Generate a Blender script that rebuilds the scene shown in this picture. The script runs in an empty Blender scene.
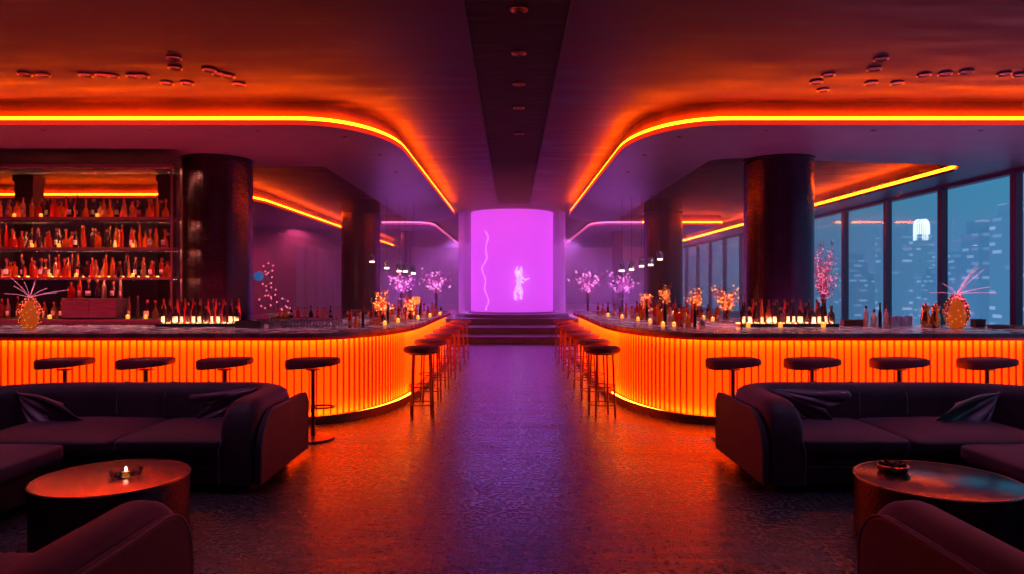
import bpy, bmesh, math, random
from mathutils import Vector, Matrix
random.seed(7)
S = bpy.context.scene
COL = S.collection
PI = math.pi
F = 700.0            # focal length in pixels of the 1024 px wide frame
EYE = 1.66           # eye height; x right, y depth into the room, z up

# ------------------------------------------------------------------ camera
cam_d = bpy.data.cameras.new('camera'); cam = bpy.data.objects.new('camera', cam_d); COL.objects.link(cam)
cam.location = (0, 0, EYE); cam.rotation_euler = (PI/2, 0, 0)
cam_d.sensor_width = 36; cam_d.lens = F/1024*36; cam_d.clip_start = .05; cam_d.clip_end = 2000
S.camera = cam

# ------------------------------------------------------------------ world, exposure
S.view_settings.view_transform = 'Standard'; S.view_settings.look = 'None'
S.view_settings.exposure = 0.0; S.view_settings.gamma = 1; S.view_settings.use_curve_mapping = False
S.cycles.use_denoising = True
S.cycles.max_bounces = 7; S.cycles.diffuse_bounces = 3; S.cycles.glossy_bounces = 4
S.cycles.transparent_max_bounces = 16; S.cycles.transmission_bounces = 4
S.cycles.volume_bounces = 0; S.cycles.caustics_reflective = False; S.cycles.caustics_refractive = False
S.cycles.sample_clamp_indirect = 4
W = bpy.data.worlds.new('dusk'); S.world = W; W.use_nodes = True
wn = W.node_tree.nodes; wl = W.node_tree.links
bg = wn['Background']
tc = wn.new('ShaderNodeTexCoord'); sx = wn.new('ShaderNodeSeparateXYZ'); cr = wn.new('ShaderNodeValToRGB')
wl.new(tc.outputs['Generated'], sx.inputs[0]); wl.new(sx.outputs['Z'], cr.inputs[0]); wl.new(cr.outputs[0], bg.inputs[0])
e = cr.color_ramp.elements
e[0].position = 0.0; e[0].color = (.060, .135, .285, 1)
e[1].position = 0.28; e[1].color = (.028, .15, .235, 1)
m_ = e.new(.10); m_.color = (.036, .15, .255, 1)
bg.inputs[1].default_value = 1.75

# ------------------------------------------------------------------ room lamps, most of them added fill
def area(name, loc, rot, sx_, sy_, col, w, spread=None):
    d = bpy.data.lights.new(name, 'AREA'); d.shape = 'RECTANGLE'; d.size = sx_; d.size_y = sy_
    d.color = col; d.energy = w
    if spread: d.spread = spread
    o = bpy.data.objects.new(name, d); COL.objects.link(o); o.location = loc; o.rotation_euler = rot
    return o
def spotlamp(name, loc, rot, col, w, ang=100, blend=.8, r=.05):
    d = bpy.data.lights.new(name, 'SPOT'); d.spot_size = math.radians(ang); d.spot_blend = blend
    d.color = col; d.energy = w; d.shadow_soft_size = r
    o = bpy.data.objects.new(name, d); COL.objects.link(o); o.location = loc; o.rotation_euler = rot; return o
def pointlamp(name, loc, col, w, r=.1):
    d = bpy.data.lights.new(name, 'POINT'); d.color = col; d.energy = w; d.shadow_soft_size = r
    o = bpy.data.objects.new(name, d); COL.objects.link(o); o.location = loc; return o
# violet wash added above the drum to tint the aisle floor
for x_ in (-1.1, 0, 1.1):
    spotlamp('added_wash_spot', (x_, 21.6, 4.28), (math.radians(-52), 0, 0), (.26, .18, 1.0), 90, 80, 1, .5)
# violet fill panel added behind the camera
area('lounge_fill_light', (0, -1.2, 4.2), (math.radians(24), 0, 0), 9, 1.6, (.66, .25, .9), 18)
# fill spots added over the seating (fixtures are built with the ceiling)
LOUNGE_FILL = [(sx_*x_, y_) for sx_ in (-1, 1) for x_, y_ in ((2.7, 5.5), (4.6, 5.9), (2.5, 2.6))]
for x_, y_ in LOUNGE_FILL: spotlamp('lounge_fill_spot', (x_, y_, 4.33), (0, 0, 0), (.62, .42, 1.0) if x_ > 0 else (.82, .38, .90), 58 if y_ > 4 else 5, 95, 1)
# fill spots added over the two worktops
BAR_FILL = [(sx_*x_, y_) for sx_ in (-1, 1) for x_, y_ in ((2.6, 10.9), (3.8, 10.45), (5.4, 10.45), (7.0, 10.45), (2.35, 12.4), (2.35, 14.2))]
for x_, y_ in BAR_FILL: spotlamp('bar_fill_spot', (x_, y_, 3.97), (math.radians(-8), 0, 0), (1.0, .46, .72), 150, 75, 1)
# unseen uplights added behind both bars to wash the soffits and columns
area('left_added_uplight', (-5.6, 10.9, .98), (PI, 0, 0), 7, .25, (1.0, .05, .12), 190)
area('right_added_uplight', (5.6, 10.9, .98), (PI, 0, 0), 7, .25, (.85, .12, .50), 120)
# spots added to fill the rear hall violet, and red at far left
for sx_ in (-1, 1):
    spotlamp('rear_fill_spot', (sx_*2.5, 32, 3.9), (0, 0, 0), (.66, .15, .85), 1200, 165, .6)
    area('drum_side_light', (sx_*3.9, 25.9, .62), (PI, 0, 0), 2.2, .3, (.70, .14, 1.0), 170)
spotlamp('rear_fill_spot', (-8.2, 26.5, 3.9), (0, 0, 0), (1.0, .07, .22), 600, 165, .6)
spotlamp('rear_fill_spot', (6.6, 24, 3.9), (0, 0, 0), (.75, .16, .62), 200, 150, .6)

# ------------------------------------------------------------------ materials
def mat(name, base=(.5, .5, .5), rough=.5, metal=0, emit=None, estr=0, spec=.5, sheen=0, trans=0, ior=1.45, alpha=1, coat=0):
    m = bpy.data.materials.new(name); m.use_nodes = True
    b = m.node_tree.nodes['Principled BSDF']
    b.inputs['Base Color'].default_value = (*base, 1); b.inputs['Roughness'].default_value = rough
    b.inputs['Metallic'].default_value = metal; b.inputs['Specular IOR Level'].default_value = spec
    b.inputs['Sheen Weight'].default_value = sheen; b.inputs['Transmission Weight'].default_value = trans
    b.inputs['IOR'].default_value = ior; b.inputs['Alpha'].default_value = alpha; b.inputs['Coat Weight'].default_value = coat
    if emit:
        b.inputs['Emission Color'].default_value = (*emit, 1); b.inputs['Emission Strength'].default_value = estr
    return m
def nodes(m):
    return m.node_tree.nodes, m.node_tree.links, m.node_tree.nodes['Principled BSDF']
def noise_mix(m, c1, c2, scale=4, stretch=(1, 1, 1), detail=4, bump=0, rough=None, p=(.35, .7), dist=.02):
    n, l, b = nodes(m)
    t = n.new('ShaderNodeTexCoord'); mp = n.new('ShaderNodeMapping'); mp.inputs['Scale'].default_value = stretch
    l.new(t.outputs['Object'], mp.inputs[0])
    no = n.new('ShaderNodeTexNoise'); no.inputs['Scale'].default_value = scale; no.inputs['Detail'].default_value = detail
    l.new(mp.outputs[0], no.inputs['Vector'])
    r = n.new('ShaderNodeValToRGB'); l.new(no.outputs[0], r.inputs[0])
    r.color_ramp.elements[0].position = p[0]; r.color_ramp.elements[1].position = p[1]
    r.color_ramp.elements[0].color = (*c1, 1); r.color_ramp.elements[1].color = (*c2, 1)
    l.new(r.outputs[0], b.inputs['Base Color'])
    if rough:
        mr = n.new('ShaderNodeMapRange'); l.new(no.outputs[0], mr.inputs[0])
        mr.inputs['From Min'].default_value = .3; mr.inputs['From Max'].default_value = .7
        mr.inputs['To Min'].default_value = rough[0]; mr.inputs['To Max'].default_value = rough[1]
        l.new(mr.outputs[0], b.inputs['Roughness'])
    if bump:
        bp = n.new('ShaderNodeBump'); bp.inputs['Strength'].default_value = bump; bp.inputs['Distance'].default_value = dist
        l.new(no.outputs[0], bp.inputs['Height']); l.new(bp.outputs[0], b.inputs['Normal'])
    return m
M = {}
def both_sides():
    for m in bpy.data.materials:
        if m.node_tree and any(n.type == 'BSDF_PRINCIPLED' and n.inputs['Emission Strength'].default_value > 0 for n in m.node_tree.nodes): m.cycles.emission_sampling = 'FRONT_BACK'
# polished worn concrete floor with scratches and pits
fl = mat('worn_concrete', (.05, .04, .05), .3, spec=.6); fl.node_tree.nodes['Principled BSDF'].inputs['IOR'].default_value = 2.3; M['floor'] = fl
def floor_nodes(m):
    n, l, b = nodes(m)
    t = n.new('ShaderNodeTexCoord')
    big = n.new('ShaderNodeTexNoise'); big.inputs['Scale'].default_value = .7; big.inputs['Detail'].default_value = 8; big.inputs['Roughness'].default_value = .62
    l.new(t.outputs['Object'], big.inputs['Vector'])
    fine = n.new('ShaderNodeTexNoise'); fine.inputs['Scale'].default_value = 22; fine.inputs['Detail'].default_value = 10; fine.inputs['Roughness'].default_value = .7
    l.new(t.outputs['Object'], fine.inputs['Vector'])
    rp = n.new('ShaderNodeValToRGB'); l.new(fine.outputs[0], rp.inputs[0])
    rp.color_ramp.elements[0].position = .36; rp.color_ramp.elements[1].position = .60
    rp.color_ramp.elements[0].color = (.022, .015, .020, 1); rp.color_ramp.elements[1].color = (.06, .038, .048, 1)
    l.new(rp.outputs[0], b.inputs['Base Color'])
    hs = []
    for ang, sc in ((.5, 1.1), (-.35, .8), (.15, 1.7)):
        mp = n.new('ShaderNodeMapping'); mp.inputs['Rotation'].default_value = (0, 0, ang); mp.inputs['Scale'].default_value = (sc*.35, sc*5, 1)
        l.new(t.outputs['Object'], mp.inputs[0])
        s = n.new('ShaderNodeTexNoise'); s.inputs['Scale'].default_value = 1.2; s.inputs['Detail'].default_value = 5
        l.new(mp.outputs[0], s.inputs['Vector'])
        a = n.new('ShaderNodeMath'); a.operation = 'SUBTRACT'; a.inputs[1].default_value = .5; l.new(s.outputs[0], a.inputs[0])
        ab = n.new('ShaderNodeMath'); ab.operation = 'ABSOLUTE'; l.new(a.outputs[0], ab.inputs[0])
        q = n.new('ShaderNodeMapRange'); q.inputs['From Min'].default_value = 0; q.inputs['From Max'].default_value = .012
        l.new(ab.outputs[0], q.inputs[0]); hs.append(q)
    mul = n.new('ShaderNodeMath'); mul.operation = 'ADD'; l.new(hs[0].outputs[0], mul.inputs[0]); l.new(hs[1].outputs[0], mul.inputs[1])
    mul2 = n.new('ShaderNodeMath'); mul2.operation = 'ADD'; l.new(mul.outputs[0], mul2.inputs[0]); l.new(hs[2].outputs[0], mul2.inputs[1])
    # fine pits
    pit = n.new('ShaderNodeMapRange'); l.new(fine.outputs[0], pit.inputs[0])
    pit.inputs['From Min'].default_value = .38; pit.inputs['From Max'].default_value = .46; pit.inputs['To Max'].default_value = .35
    hsum = n.new('ShaderNodeMath'); hsum.operation = 'ADD'; l.new(mul2.outputs[0], hsum.inputs[0]); l.new(pit.outputs[0], hsum.inputs[1])
    h2 = n.new('ShaderNodeMath'); h2.operation = 'MULTIPLY_ADD'; h2.inputs[1].default_value = 1.2
    l.new(big.outputs[0], h2.inputs[0]); l.new(hsum.outputs[0], h2.inputs[2])
    bp = n.new('ShaderNodeBump'); bp.inputs['Strength'].default_value = .4; bp.inputs['Distance'].default_value = .005
    l.new(h2.outputs[0], bp.inputs['Height']); l.new(bp.outputs[0], b.inputs['Normal'])
    mr = n.new('ShaderNodeMapRange'); l.new(fine.outputs[0], mr.inputs[0])
    mr.inputs['From Min'].default_value = .3; mr.inputs['From Max'].default_value = .7
    mr.inputs['To Min'].default_value = .34; mr.inputs['To Max'].default_value = .22
    l.new(mr.outputs[0], b.inputs['Roughness'])
floor_nodes(fl)
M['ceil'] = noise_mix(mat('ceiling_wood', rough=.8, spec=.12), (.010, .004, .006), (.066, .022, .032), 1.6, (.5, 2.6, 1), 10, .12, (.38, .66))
M['cove'] = noise_mix(mat('cove_reflector_wood', rough=.7, spec=.2), (.20, .07, .05), (.30, .11, .08), 1.6, (.5, 2.6, 1), 6, 0, (.38, .66))  # lighter wood so the added cove back glows brighter
M['strip'] = noise_mix(mat('ceiling_strip_wood', rough=.8, spec=.15), (.006, .006, .014), (.02, .018, .04), 3, (.5, 6, 1), 5, .2)
M['groove'] = mat('dark_groove', (.01, .008, .015), .7)
M['soffit'] = noise_mix(mat('soffit_plaster', rough=.42), (.13, .085, .12), (.17, .11, .15), 2, (1, 1, 1), 5, .04)
M['lip'] = mat('painted_red_glow', (.6, .1, .05), .45, emit=(1, .028, .008), estr=.75)  # emission stands in for LED light falling on the soffit lip
M['lip_pink'] = mat('painted_pink_glow', (.5, .1, .3), .45, emit=(.8, .06, .4), estr=.5)  # same painted lip glow, with the haze's pink put in
LEDC = (1.0, .075, .0008)
M['led'] = mat('amber_led', (.1, .05, .02), .5, emit=LEDC, estr=56)
M['led_hazed'] = mat('haze_tinted_led', (.1, .05, .1), .5, emit=(1.0, .16, .42), estr=3.0)  # amber strip with the violet haze's tint put into its colour
M['panel'] = mat('backlit_amber_panel', (.9, .5, .06), .6, emit=(1.0, .027, .0001), estr=3.4)
M['fin'] = mat('amber_resin_flute', (.60, .10, .015), .45)
M['ledbar'] = mat('bar_led', (.1, .05, .02), .5, emit=(1.0, .28, .008), estr=14)
M['ledbar2'] = mat('lower_bar_led', (.1, .05, .02), .5, emit=(1.0, .26, .01), estr=26)
M['plinth'] = mat('plinth_metal', (.25, .1, .09), .4, .6)
M['stone'] = noise_mix(mat('worktop_stone', rough=.22), (.28, .21, .26), (.60, .48, .56), 6, (1, 1, 1), 8, .05, (.14, .3))
M['wall'] = noise_mix(mat('wall_plaster', rough=.6), (.09, .03, .045), (.12, .04, .06), 3, (1, 1, .2), 4, .05)
M['backwall'] = noise_mix(mat('back_wall_panel', rough=.5), (.06, .035, .08), (.13, .08, .17), 1.5, (3, 3, .1), 3, .05)
M['mullion'] = mat('mullion_metal', (.12, .06, .10), .4, .3)
M['dark'] = mat('dark_metal', (.03, .022, .03), .32, .7)
M['black'] = mat('black_void', (.008, .006, .008), .6)
M['step'] = noise_mix(mat('step_stone', rough=.4), (.09, .05, .08), (.16, .09, .13), 5, (1, 1, 1), 5, .1)
M['leg'] = mat('stool_leg_metal', (.22, .08, .09), .3, .85)
M['leather'] = noise_mix(mat('stool_leather', rough=.55), (.30, .045, .08), (.38, .06, .11), 30, (1, 1, 1), 3, .15)
vel = mat('plum_velvet', (.06, .03, .055), .62, sheen=.55); vel.node_tree.nodes['Principled BSDF'].inputs['Sheen Tint'].default_value = (.8, .45, .75, 1)
vel.node_tree.nodes['Principled BSDF'].inputs['Sheen Roughness'].default_value = .4
M['velvet'] = noise_mix(vel, (.055, .024, .036), (.085, .036, .055), 3, (1, 1, 1), 5, .08)
M['piping'] = mat('velvet_piping', (.20, .10, .17), .5, sheen=.4)
M['cloth'] = mat('satin_throw', (.17, .07, .12), .28, sheen=.3, spec=.8)
M['tabletop'] = mat('orange_reflection_top', (.95, .42, .28), .27, .95)  # orange cove reflection put into the base colour
M['tabletop2'] = mat('dim_reflection_top', (.11, .07, .09), .18, .8)  # darkened copy for the right table's dim reflections
M['tabledrum'] = noise_mix(mat('hammered_bronze', rough=.35, metal=.7), (.07, .03, .05), (.12, .06, .09), 40, (1, 1, 1), 3, .25)
M['rim'] = mat('bronze_rim', (.45, .2, .16), .3, 1)
M['shelf'] = mat('shelf_glass_edge', (.17, .09, .10), .25, .2)
M['cabinet'] = noise_mix(mat('cabinet_wood', rough=.4), (.04, .015, .02), (.09, .03, .04), 6, (1, 1, 8), 4, .1)
M['clear'] = mat('clear_glass', (.95, .9, .95), .04, trans=1, ior=1.3)
def thin_glass(name, tint, gl=.12, rough=.03):
    m = bpy.data.materials.new(name); m.use_nodes = True
    n, l = m.node_tree.nodes, m.node_tree.links; n.clear()
    o = n.new('ShaderNodeOutputMaterial'); mx = n.new('ShaderNodeMixShader'); t = n.new('ShaderNodeBsdfTransparent'); g = n.new('ShaderNodeBsdfGlossy')
    t.inputs[0].default_value = (*tint, 1); g.inputs['Roughness'].default_value = rough; g.inputs['Color'].default_value = (.9, .85, .95, 1)
    lf = n.new('ShaderNodeLayerWeight'); lf.inputs[0].default_value = .5
    lw = n.new('ShaderNodeMath'); lw.operation = 'POWER'; lw.inputs[1].default_value = 5; l.new(lf.outputs['Facing'], lw.inputs[0])
    mul = n.new('ShaderNodeMath'); mul.operation = 'MULTIPLY_ADD'; mul.inputs[1].default_value = 1.0; mul.inputs[2].default_value = gl*.3
    l.new(lw.outputs[0], mul.inputs[0]); l.new(mul.outputs[0], mx.inputs[0])
    l.new(t.outputs[0], mx.inputs[1]); l.new(g.outputs[0], mx.inputs[2]); l.new(mx.outputs[0], o.inputs[0])
    return m
M['pane'] = thin_glass('window_glass', (.93, .95, .98), .06)
M['drumglass'] = thin_glass('drum_glass', (.88, .78, .93), .05, .35)
_n, _l = M['drumglass'].node_tree.nodes, M['drumglass'].node_tree.links
_o = [x for x in _n if x.type == 'OUTPUT_MATERIAL'][0]; _t = _n.new('ShaderNodeBsdfTranslucent'); _t.inputs[0].default_value = (.9, .75, 1, 1); _m = _n.new('ShaderNodeMixShader'); _m.inputs[0].default_value = .2
_l.new(_o.inputs[0].links[0].from_socket, _m.inputs[1]); _l.new(_t.outputs[0], _m.inputs[2]); _l.new(_m.outputs[0], _o.inputs[0])
M['shelfglass'] = thin_glass('back_shelf_glass', (.85, .8, .82), .01)
M['tumbler'] = thin_glass('tumbler_glass', (.82, .72, .76), .9, .08)
# luminous magenta drum core
M['core'] = mat('luminous_magenta_screen', (.3, .05, .4), .5, emit=(.74, .075, .90), estr=1.42)
M['corebase'] = mat('drum_base_stone', (.25, .2, .4), .3)
M['crystal'] = mat('lit_crystal', (.9, .8, 1), .3, emit=(.70, .48, 1), estr=1.6)
M['wisp'] = mat('lit_wire', (.9, .6, 1), .3, emit=(.95, .36, 1), estr=2.0)
# column mosaic
cm = mat('column_mosaic', (.035, .02, .035), .25, .8, spec=.7); M['column'] = cm
def mosaic(m):
    n, l, b = nodes(m)
    t = n.new('ShaderNodeTexCoord'); mp = n.new('ShaderNodeMapping'); mp.inputs['Scale'].default_value = (1, 1, 1)
    l.new(t.outputs['UV'], mp.inputs[0])
    br = n.new('ShaderNodeTexBrick'); l.new(mp.outputs[0], br.inputs['Vector']); br.inputs['Scale'].default_value = 1
    br.inputs['Brick Width'].default_value = .10; br.inputs['Row Height'].default_value = .04; br.inputs['Mortar Size'].default_value = .004
    br.offset = 0
    br.inputs['Color1'].default_value = (.09, .04, .075, 1); br.inputs['Color2'].default_value = (.05, .022, .045, 1); br.inputs['Mortar'].default_value = (.015, .01, .015, 1)
    l.new(br.outputs[0], b.inputs['Base Color'])
    bp = n.new('ShaderNodeBump'); bp.inputs['Strength'].default_value = .25; bp.inputs['Distance'].default_value = .004; bp.invert = True
    l.new(br.outputs[1], bp.inputs['Height']); l.new(bp.outputs[0], b.inputs['Normal'])
mosaic(cm)
# bottles
M['b_dark'] = mat('dark_bottle_glass', (.05, .012, .018), .12, spec=.9)
M['b_amber'] = mat('amber_bottle_glass', (.95, .28, .07), .1, trans=.75, ior=1.25)
M['b_red'] = mat('red_bottle_glass', (.75, .10, .07), .1, trans=.55, ior=1.25)
M['b_clear'] = mat('clear_bottle_glass', (.9, .55, .5), .1, trans=.7, ior=1.2)
def bottle_glass(name, col, tr=.75):
    m = bpy.data.materials.new(name); m.use_nodes = True
    n, l = m.node_tree.nodes, m.node_tree.links; n.clear()
    o = n.new('ShaderNodeOutputMaterial'); a = n.new('ShaderNodeMixShader'); c = n.new('ShaderNodeMixShader'); t = n.new('ShaderNodeBsdfTranslucent'); p = n.new('ShaderNodeBsdfTransparent'); g = n.new('ShaderNodeBsdfGlossy')
    t.inputs[0].default_value = (*col, 1); p.inputs[0].default_value = (*[min(1, x*1.1) for x in col], 1); g.inputs['Roughness'].default_value = .12
    c.inputs[0].default_value = tr; l.new(p.outputs[0], c.inputs[1]); l.new(t.outputs[0], c.inputs[2])
    a.inputs[0].default_value = .08; l.new(c.outputs[0], a.inputs[1]); l.new(g.outputs[0], a.inputs[2]); l.new(a.outputs[0], o.inputs[0])
    return m
M['edge'] = bottle_glass('red_resin_edge', (.26, .03, .04), 1.0)
M['b_amber'] = bottle_glass('amber_bottle_glass', (.95, .40, .10)); M['b_red'] = bottle_glass('red_bottle_glass', (.85, .13, .08)); M['b_clear'] = bottle_glass('pale_bottle_glass', (.95, .62, .55), .5)
M['b_gold'] = mat('gold_metal', (.9, .45, .15), .25, 1)
M['label'] = mat('paper_label', (.95, .85, .72), .6)
M['cap'] = mat('bottle_cap', (.35, .08, .05), .35, .6)
M['shelf_fill_led'] = mat('added_shelf_led', (.2, .1, .1), .5, emit=(1.0, .42, .18), estr=95)  # strips added to light bottles and labels from the front
M['back_fill_led'] = mat('added_rear_led', (.2, .1, .1), .5, emit=(1.0, .16, .03), estr=16)  # strips added to light the bottles from behind
M['flame'] = mat('added_flame', (.9, .6, .3), .5, emit=(1.0, .48, .10), estr=14)
M['wax'] = mat('votive_glass_amber', (.95, .4, .1), .2, emit=(1, .32, .04), estr=1.42)
M['glow_white'] = mat('pendant_bulb', (1, .8, .8), .5, emit=(1, .55, .45), estr=5)
M['pinkbead'] = mat('pink_blossom', (.95, .30, .50), .4)
M['orangebead'] = mat('orange_blossom', (.95, .30, .12), .4)
M['violetbead'] = mat('violet_blossom', (.85, .40, .85), .4)
M['twinkle'] = mat('fairy_light', (1, .4, .4), .4, emit=(1.0, .20, .38), estr=1.3)
M['twinkle_o'] = mat('amber_fairy_light', (1, .4, .2), .4, emit=(1.0, .28, .06), estr=3.0)
M['twinkle_v'] = mat('violet_fairy_light', (1, .5, 1), .4, emit=(.95, .30, .80), estr=2.2)
M['twig'] = mat('twig', (.35, .10, .14), .6)
M['vase'] = mat('cut_amber_glass', (.85, .36, .22), .12, trans=.85, ior=1.3)
M['vasecore'] = mat('vase_lamp', (1, .4, .1), .5, emit=(1.0, .20, .03), estr=.45)
M['sconce'] = mat('amber_sign_light', (1, .4, .1), .5, emit=(1, .22, .03), estr=1.3)
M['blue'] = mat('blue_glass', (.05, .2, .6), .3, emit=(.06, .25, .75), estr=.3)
M['spot'] = mat('spot_ring', (.22, .09, .07), .3, 1)
# city
def city(name, c, lit, w, h, off):
    m = mat(name, c, .8); n, l, b = nodes(m)
    t = n.new('ShaderNodeTexCoord'); mp = n.new('ShaderNodeMapping'); mp.inputs['Location'].default_value = (off, off, 0)
    l.new(t.outputs['UV'], mp.inputs[0])
    br = n.new('ShaderNodeTexBrick'); l.new(mp.outputs[0], br.inputs['Vector']); br.inputs['Scale'].default_value = 1; br.offset = .5
    br.inputs['Brick Width'].default_value = w; br.inputs['Row Height'].default_value = h; br.inputs['Mortar Size'].default_value = h*.3; br.inputs['Bias'].default_value = .1
    br.inputs['Color1'].default_value = (0, 0, 0, 1); br.inputs['Color2'].default_value = (1, 1, 1, 1); br.inputs['Mortar'].default_value = (0, 0, 0, 1)
    r = n.new('ShaderNodeValToRGB'); r.color_ramp.elements[0].position = .62; r.color_ramp.elements[1].position = .9
    l.new(br.outputs[0], r.inputs[0])
    mx = n.new('ShaderNodeMath'); mx.operation = 'MULTIPLY'; mx.inputs[1].default_value = lit; l.new(r.outputs[0], mx.inputs[0])
    b.inputs['Emission Color'].default_value = (.55, .65, .9, 1); l.new(mx.outputs[0], b.inputs['Emission Strength'])
    return m
M['city1'] = city('hazed_facade', (.92, .95, .97), .38, 8, 3.6, 0)  # pale bluish base colours hold the outdoor haze
M['city2'] = city('hazed_facade_dark', (.80, .85, .92), .30, 7, 3.4, 7)
M['crown'] = mat('tower_crown_lights', (.8, .8, .9), .5, emit=(.75, .85, .95), estr=1.1)

# ------------------------------------------------------------------ mesh helpers
class MB:
    def __init__(s, mx=1): s.v = []; s.f = []; s.mi = []; s.uv = {}; s.cur = 0; s.mx = mx
    def add(s, vs, fs):
        o = len(s.v); s.v += [(x*s.mx, y, z) for x, y, z in vs]
        for f in fs: s.f.append([i+o for i in f]); s.mi.append(s.cur)
        return o
    def box(s, x0, x1, y0, y1, z0, z1):
        s.add([(x0, y0, z0), (x1, y0, z0), (x1, y1, z0), (x0, y1, z0), (x0, y0, z1), (x1, y0, z1), (x1, y1, z1), (x0, y1, z1)],
              [(0, 3, 2, 1), (4, 5, 6, 7), (0, 1, 5, 4), (1, 2, 6, 5), (2, 3, 7, 6), (3, 0, 4, 7)])
    def prism(s, pts, z0, z1):
        n = len(pts)
        s.add([(x, y, z0) for x, y in pts]+[(x, y, z1) for x, y in pts],
              [list(range(n))[::-1], [i+n for i in range(n)]]+[(i, (i+1) % n, (i+1) % n+n, i+n) for i in range(n)])
    def lathe(s, prof, cx=0, cy=0, cz=0, n=20, sq=None):
        vs = []; fs = []
        for r, z in prof:
            for k in range(n):
                a = 2*PI*k/n; rr = r
                vs.append((cx+rr*math.cos(a), cy+rr*math.sin(a), cz+z))
        for j in range(len(prof)-1):
            for k in range(n):
                fs.append((j*n+k, j*n+(k+1) % n, (j+1)*n+(k+1) % n, (j+1)*n+k))
        fs.append(list(range(n))[::-1]); fs.append([(len(prof)-1)*n+k for k in range(n)])
        s.add(vs, fs)
    def tube(s, pts, r, n=8, closed=False):
        P = [Vector(p) for p in pts]; m = len(P); R = r if isinstance(r, (list, tuple)) else [r]*m
        vs = []; fs = []
        up = None
        for i in range(m):
            if closed: t = P[(i+1) % m]-P[i-1]
            else: t = P[min(i+1, m-1)]-P[max(i-1, 0)]
            t.normalize()
            if up is None:
                up = Vector((0, 0, 1)) if abs(t.z) < .9 else Vector((1, 0, 0))
            a = t.cross(up)
            if a.length < 1e-5: a = t.orthogonal()
            a.normalize(); b = a.cross(t); up = b
            for k in range(n):
                q = 2*PI*k/n; w = P[i]+(a*math.cos(q)+b*math.sin(q))*R[i]; vs.append(tuple(w))
        for i in range(m if closed else m-1):
            j = (i+1) % m
            for k in range(n): fs.append((i*n+k, i*n+(k+1) % n, j*n+(k+1) % n, j*n+k))
        if not closed: fs.append(list(range(n))[::-1]); fs.append([(m-1)*n+k for k in range(n)])
        s.add(vs, fs)
    def ball(s, c, r, n=6, m=4):
        if not isinstance(r, (tuple, list)): r = (r, r, r)
        vs = [(c[0], c[1], c[2]-r[2])]; fs = []
        for j in range(1, m):
            ph = PI*j/m
            for k in range(n):
                a = 2*PI*k/n; vs.append((c[0]+r[0]*math.sin(ph)*math.cos(a), c[1]+r[1]*math.sin(ph)*math.sin(a), c[2]-r[2]*math.cos(ph)))
        vs.append((c[0], c[1], c[2]+r[2])); L = len(vs)-1
        for k in range(n):
            fs.append((0, 1+(k+1) % n, 1+k)); fs.append((L, L-n+k, L-n+(k+1) % n))
            for j in range(m-2): fs.append((1+j*n+k, 1+j*n+(k+1) % n, 1+(j+1)*n+(k+1) % n, 1+(j+1)*n+k))
        s.add(vs, fs)
    def superq(s, c, a, b, h, e1=.35, e2=.3, n=48, m=20, fn=None):
        def sg(x, e): return math.copysign(abs(x)**e, x)
        vs = []; fs = []
        for j in range(m+1):
            v = -PI/2+PI*j/m
            for k in range(n):
                u = 2*PI*k/n
                p = [c[0]+a*sg(math.cos(v), e1)*sg(math.cos(u), e2), c[1]+b*sg(math.cos(v), e1)*sg(math.sin(u), e2), c[2]+h*sg(math.sin(v), e1)]
                if fn: p = fn(p)
                vs.append(tuple(p))
        for j in range(m):
            for k in range(n): fs.append((j*n+k, j*n+(k+1) % n, (j+1)*n+(k+1) % n, (j+1)*n+k))
        s.add(vs, fs)
    def ribbon(s, rows, closed_u=False):      # rows of equal-length point lists
        n = len(rows[0]); vs = [p for r in rows for p in r]; fs = []
        for i in range(len(rows)-1):
            for k in range(n-1+(1 if closed_u else 0)):
                fs.append((i*n+k, i*n+(k+1) % n, (i+1)*n+(k+1) % n, (i+1)*n+k))
        s.add(vs, fs); return len(rows), n
    def build(s, name, mats, parent=None, smooth=True, bevel=0, uv=None, loc=None):
        if not isinstance(mats, (list, tuple)): mats = [mats]
        me = bpy.data.meshes.new(name); me.from_pydata(s.v, [], s.f)
        for m in mats: me.materials.append(m)
        me.polygons.foreach_set('material_index', s.mi)
        bm = bmesh.new(); bm.from_mesh(me); bmesh.ops.remove_doubles(bm, verts=bm.verts, dist=1e-5)
        bmesh.ops.recalc_face_normals(bm, faces=bm.faces)
        if uv:
            L = bm.loops.layers.uv.new('UVMap')
            for f in bm.faces:
                for lp in f.loops: lp[L].uv = uv(lp.vert.co, f.normal)
        bm.to_mesh(me); bm.free()
        o = bpy.data.objects.new(name, me); COL.objects.link(o)
        if smooth:
            me.polygons.foreach_set('use_smooth', [True]*len(me.polygons)); me.update()
            try: me.set_sharp_from_angle(angle=math.radians(38))
            except Exception: pass
        if bevel:
            b = o.modifiers.new('bevel', 'BEVEL'); b.width = bevel; b.segments = 2; b.limit_method = 'ANGLE'
        if parent: o.parent = parent
        if loc: o.location = loc
        return o
def tag(o, label=None, cat=None, group=None, kind=None):
    if label: o['label'] = label
    if cat: o['category'] = cat
    if group: o['group'] = group
    if kind: o['kind'] = kind
    return o
def thing(name, label, cat, loc=(0, 0, 0), rz=0, group=None):
    o = bpy.data.objects.new(name, None); COL.objects.link(o); o.location = loc; o.rotation_euler = (0, 0, rz); o.empty_display_size = .1
    return tag(o, label, cat, group)
def struct(o): return tag(o, kind='structure')
def copy_tree(o, parent=None):
    c = o.copy(); COL.objects.link(c); c.parent = parent
    for ch in list(o.children): copy_tree(ch, c)
    return c
def place(proto, first, loc, rz=0, label=None, group=None, scale=1):
    o = proto if first else copy_tree(proto)
    o.location = loc; o.rotation_euler = (0, 0, rz); o.scale = (scale, scale, scale) if not isinstance(scale, tuple) else scale
    if label: o['label'] = label
    if group: o['group'] = group
    return o
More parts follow.
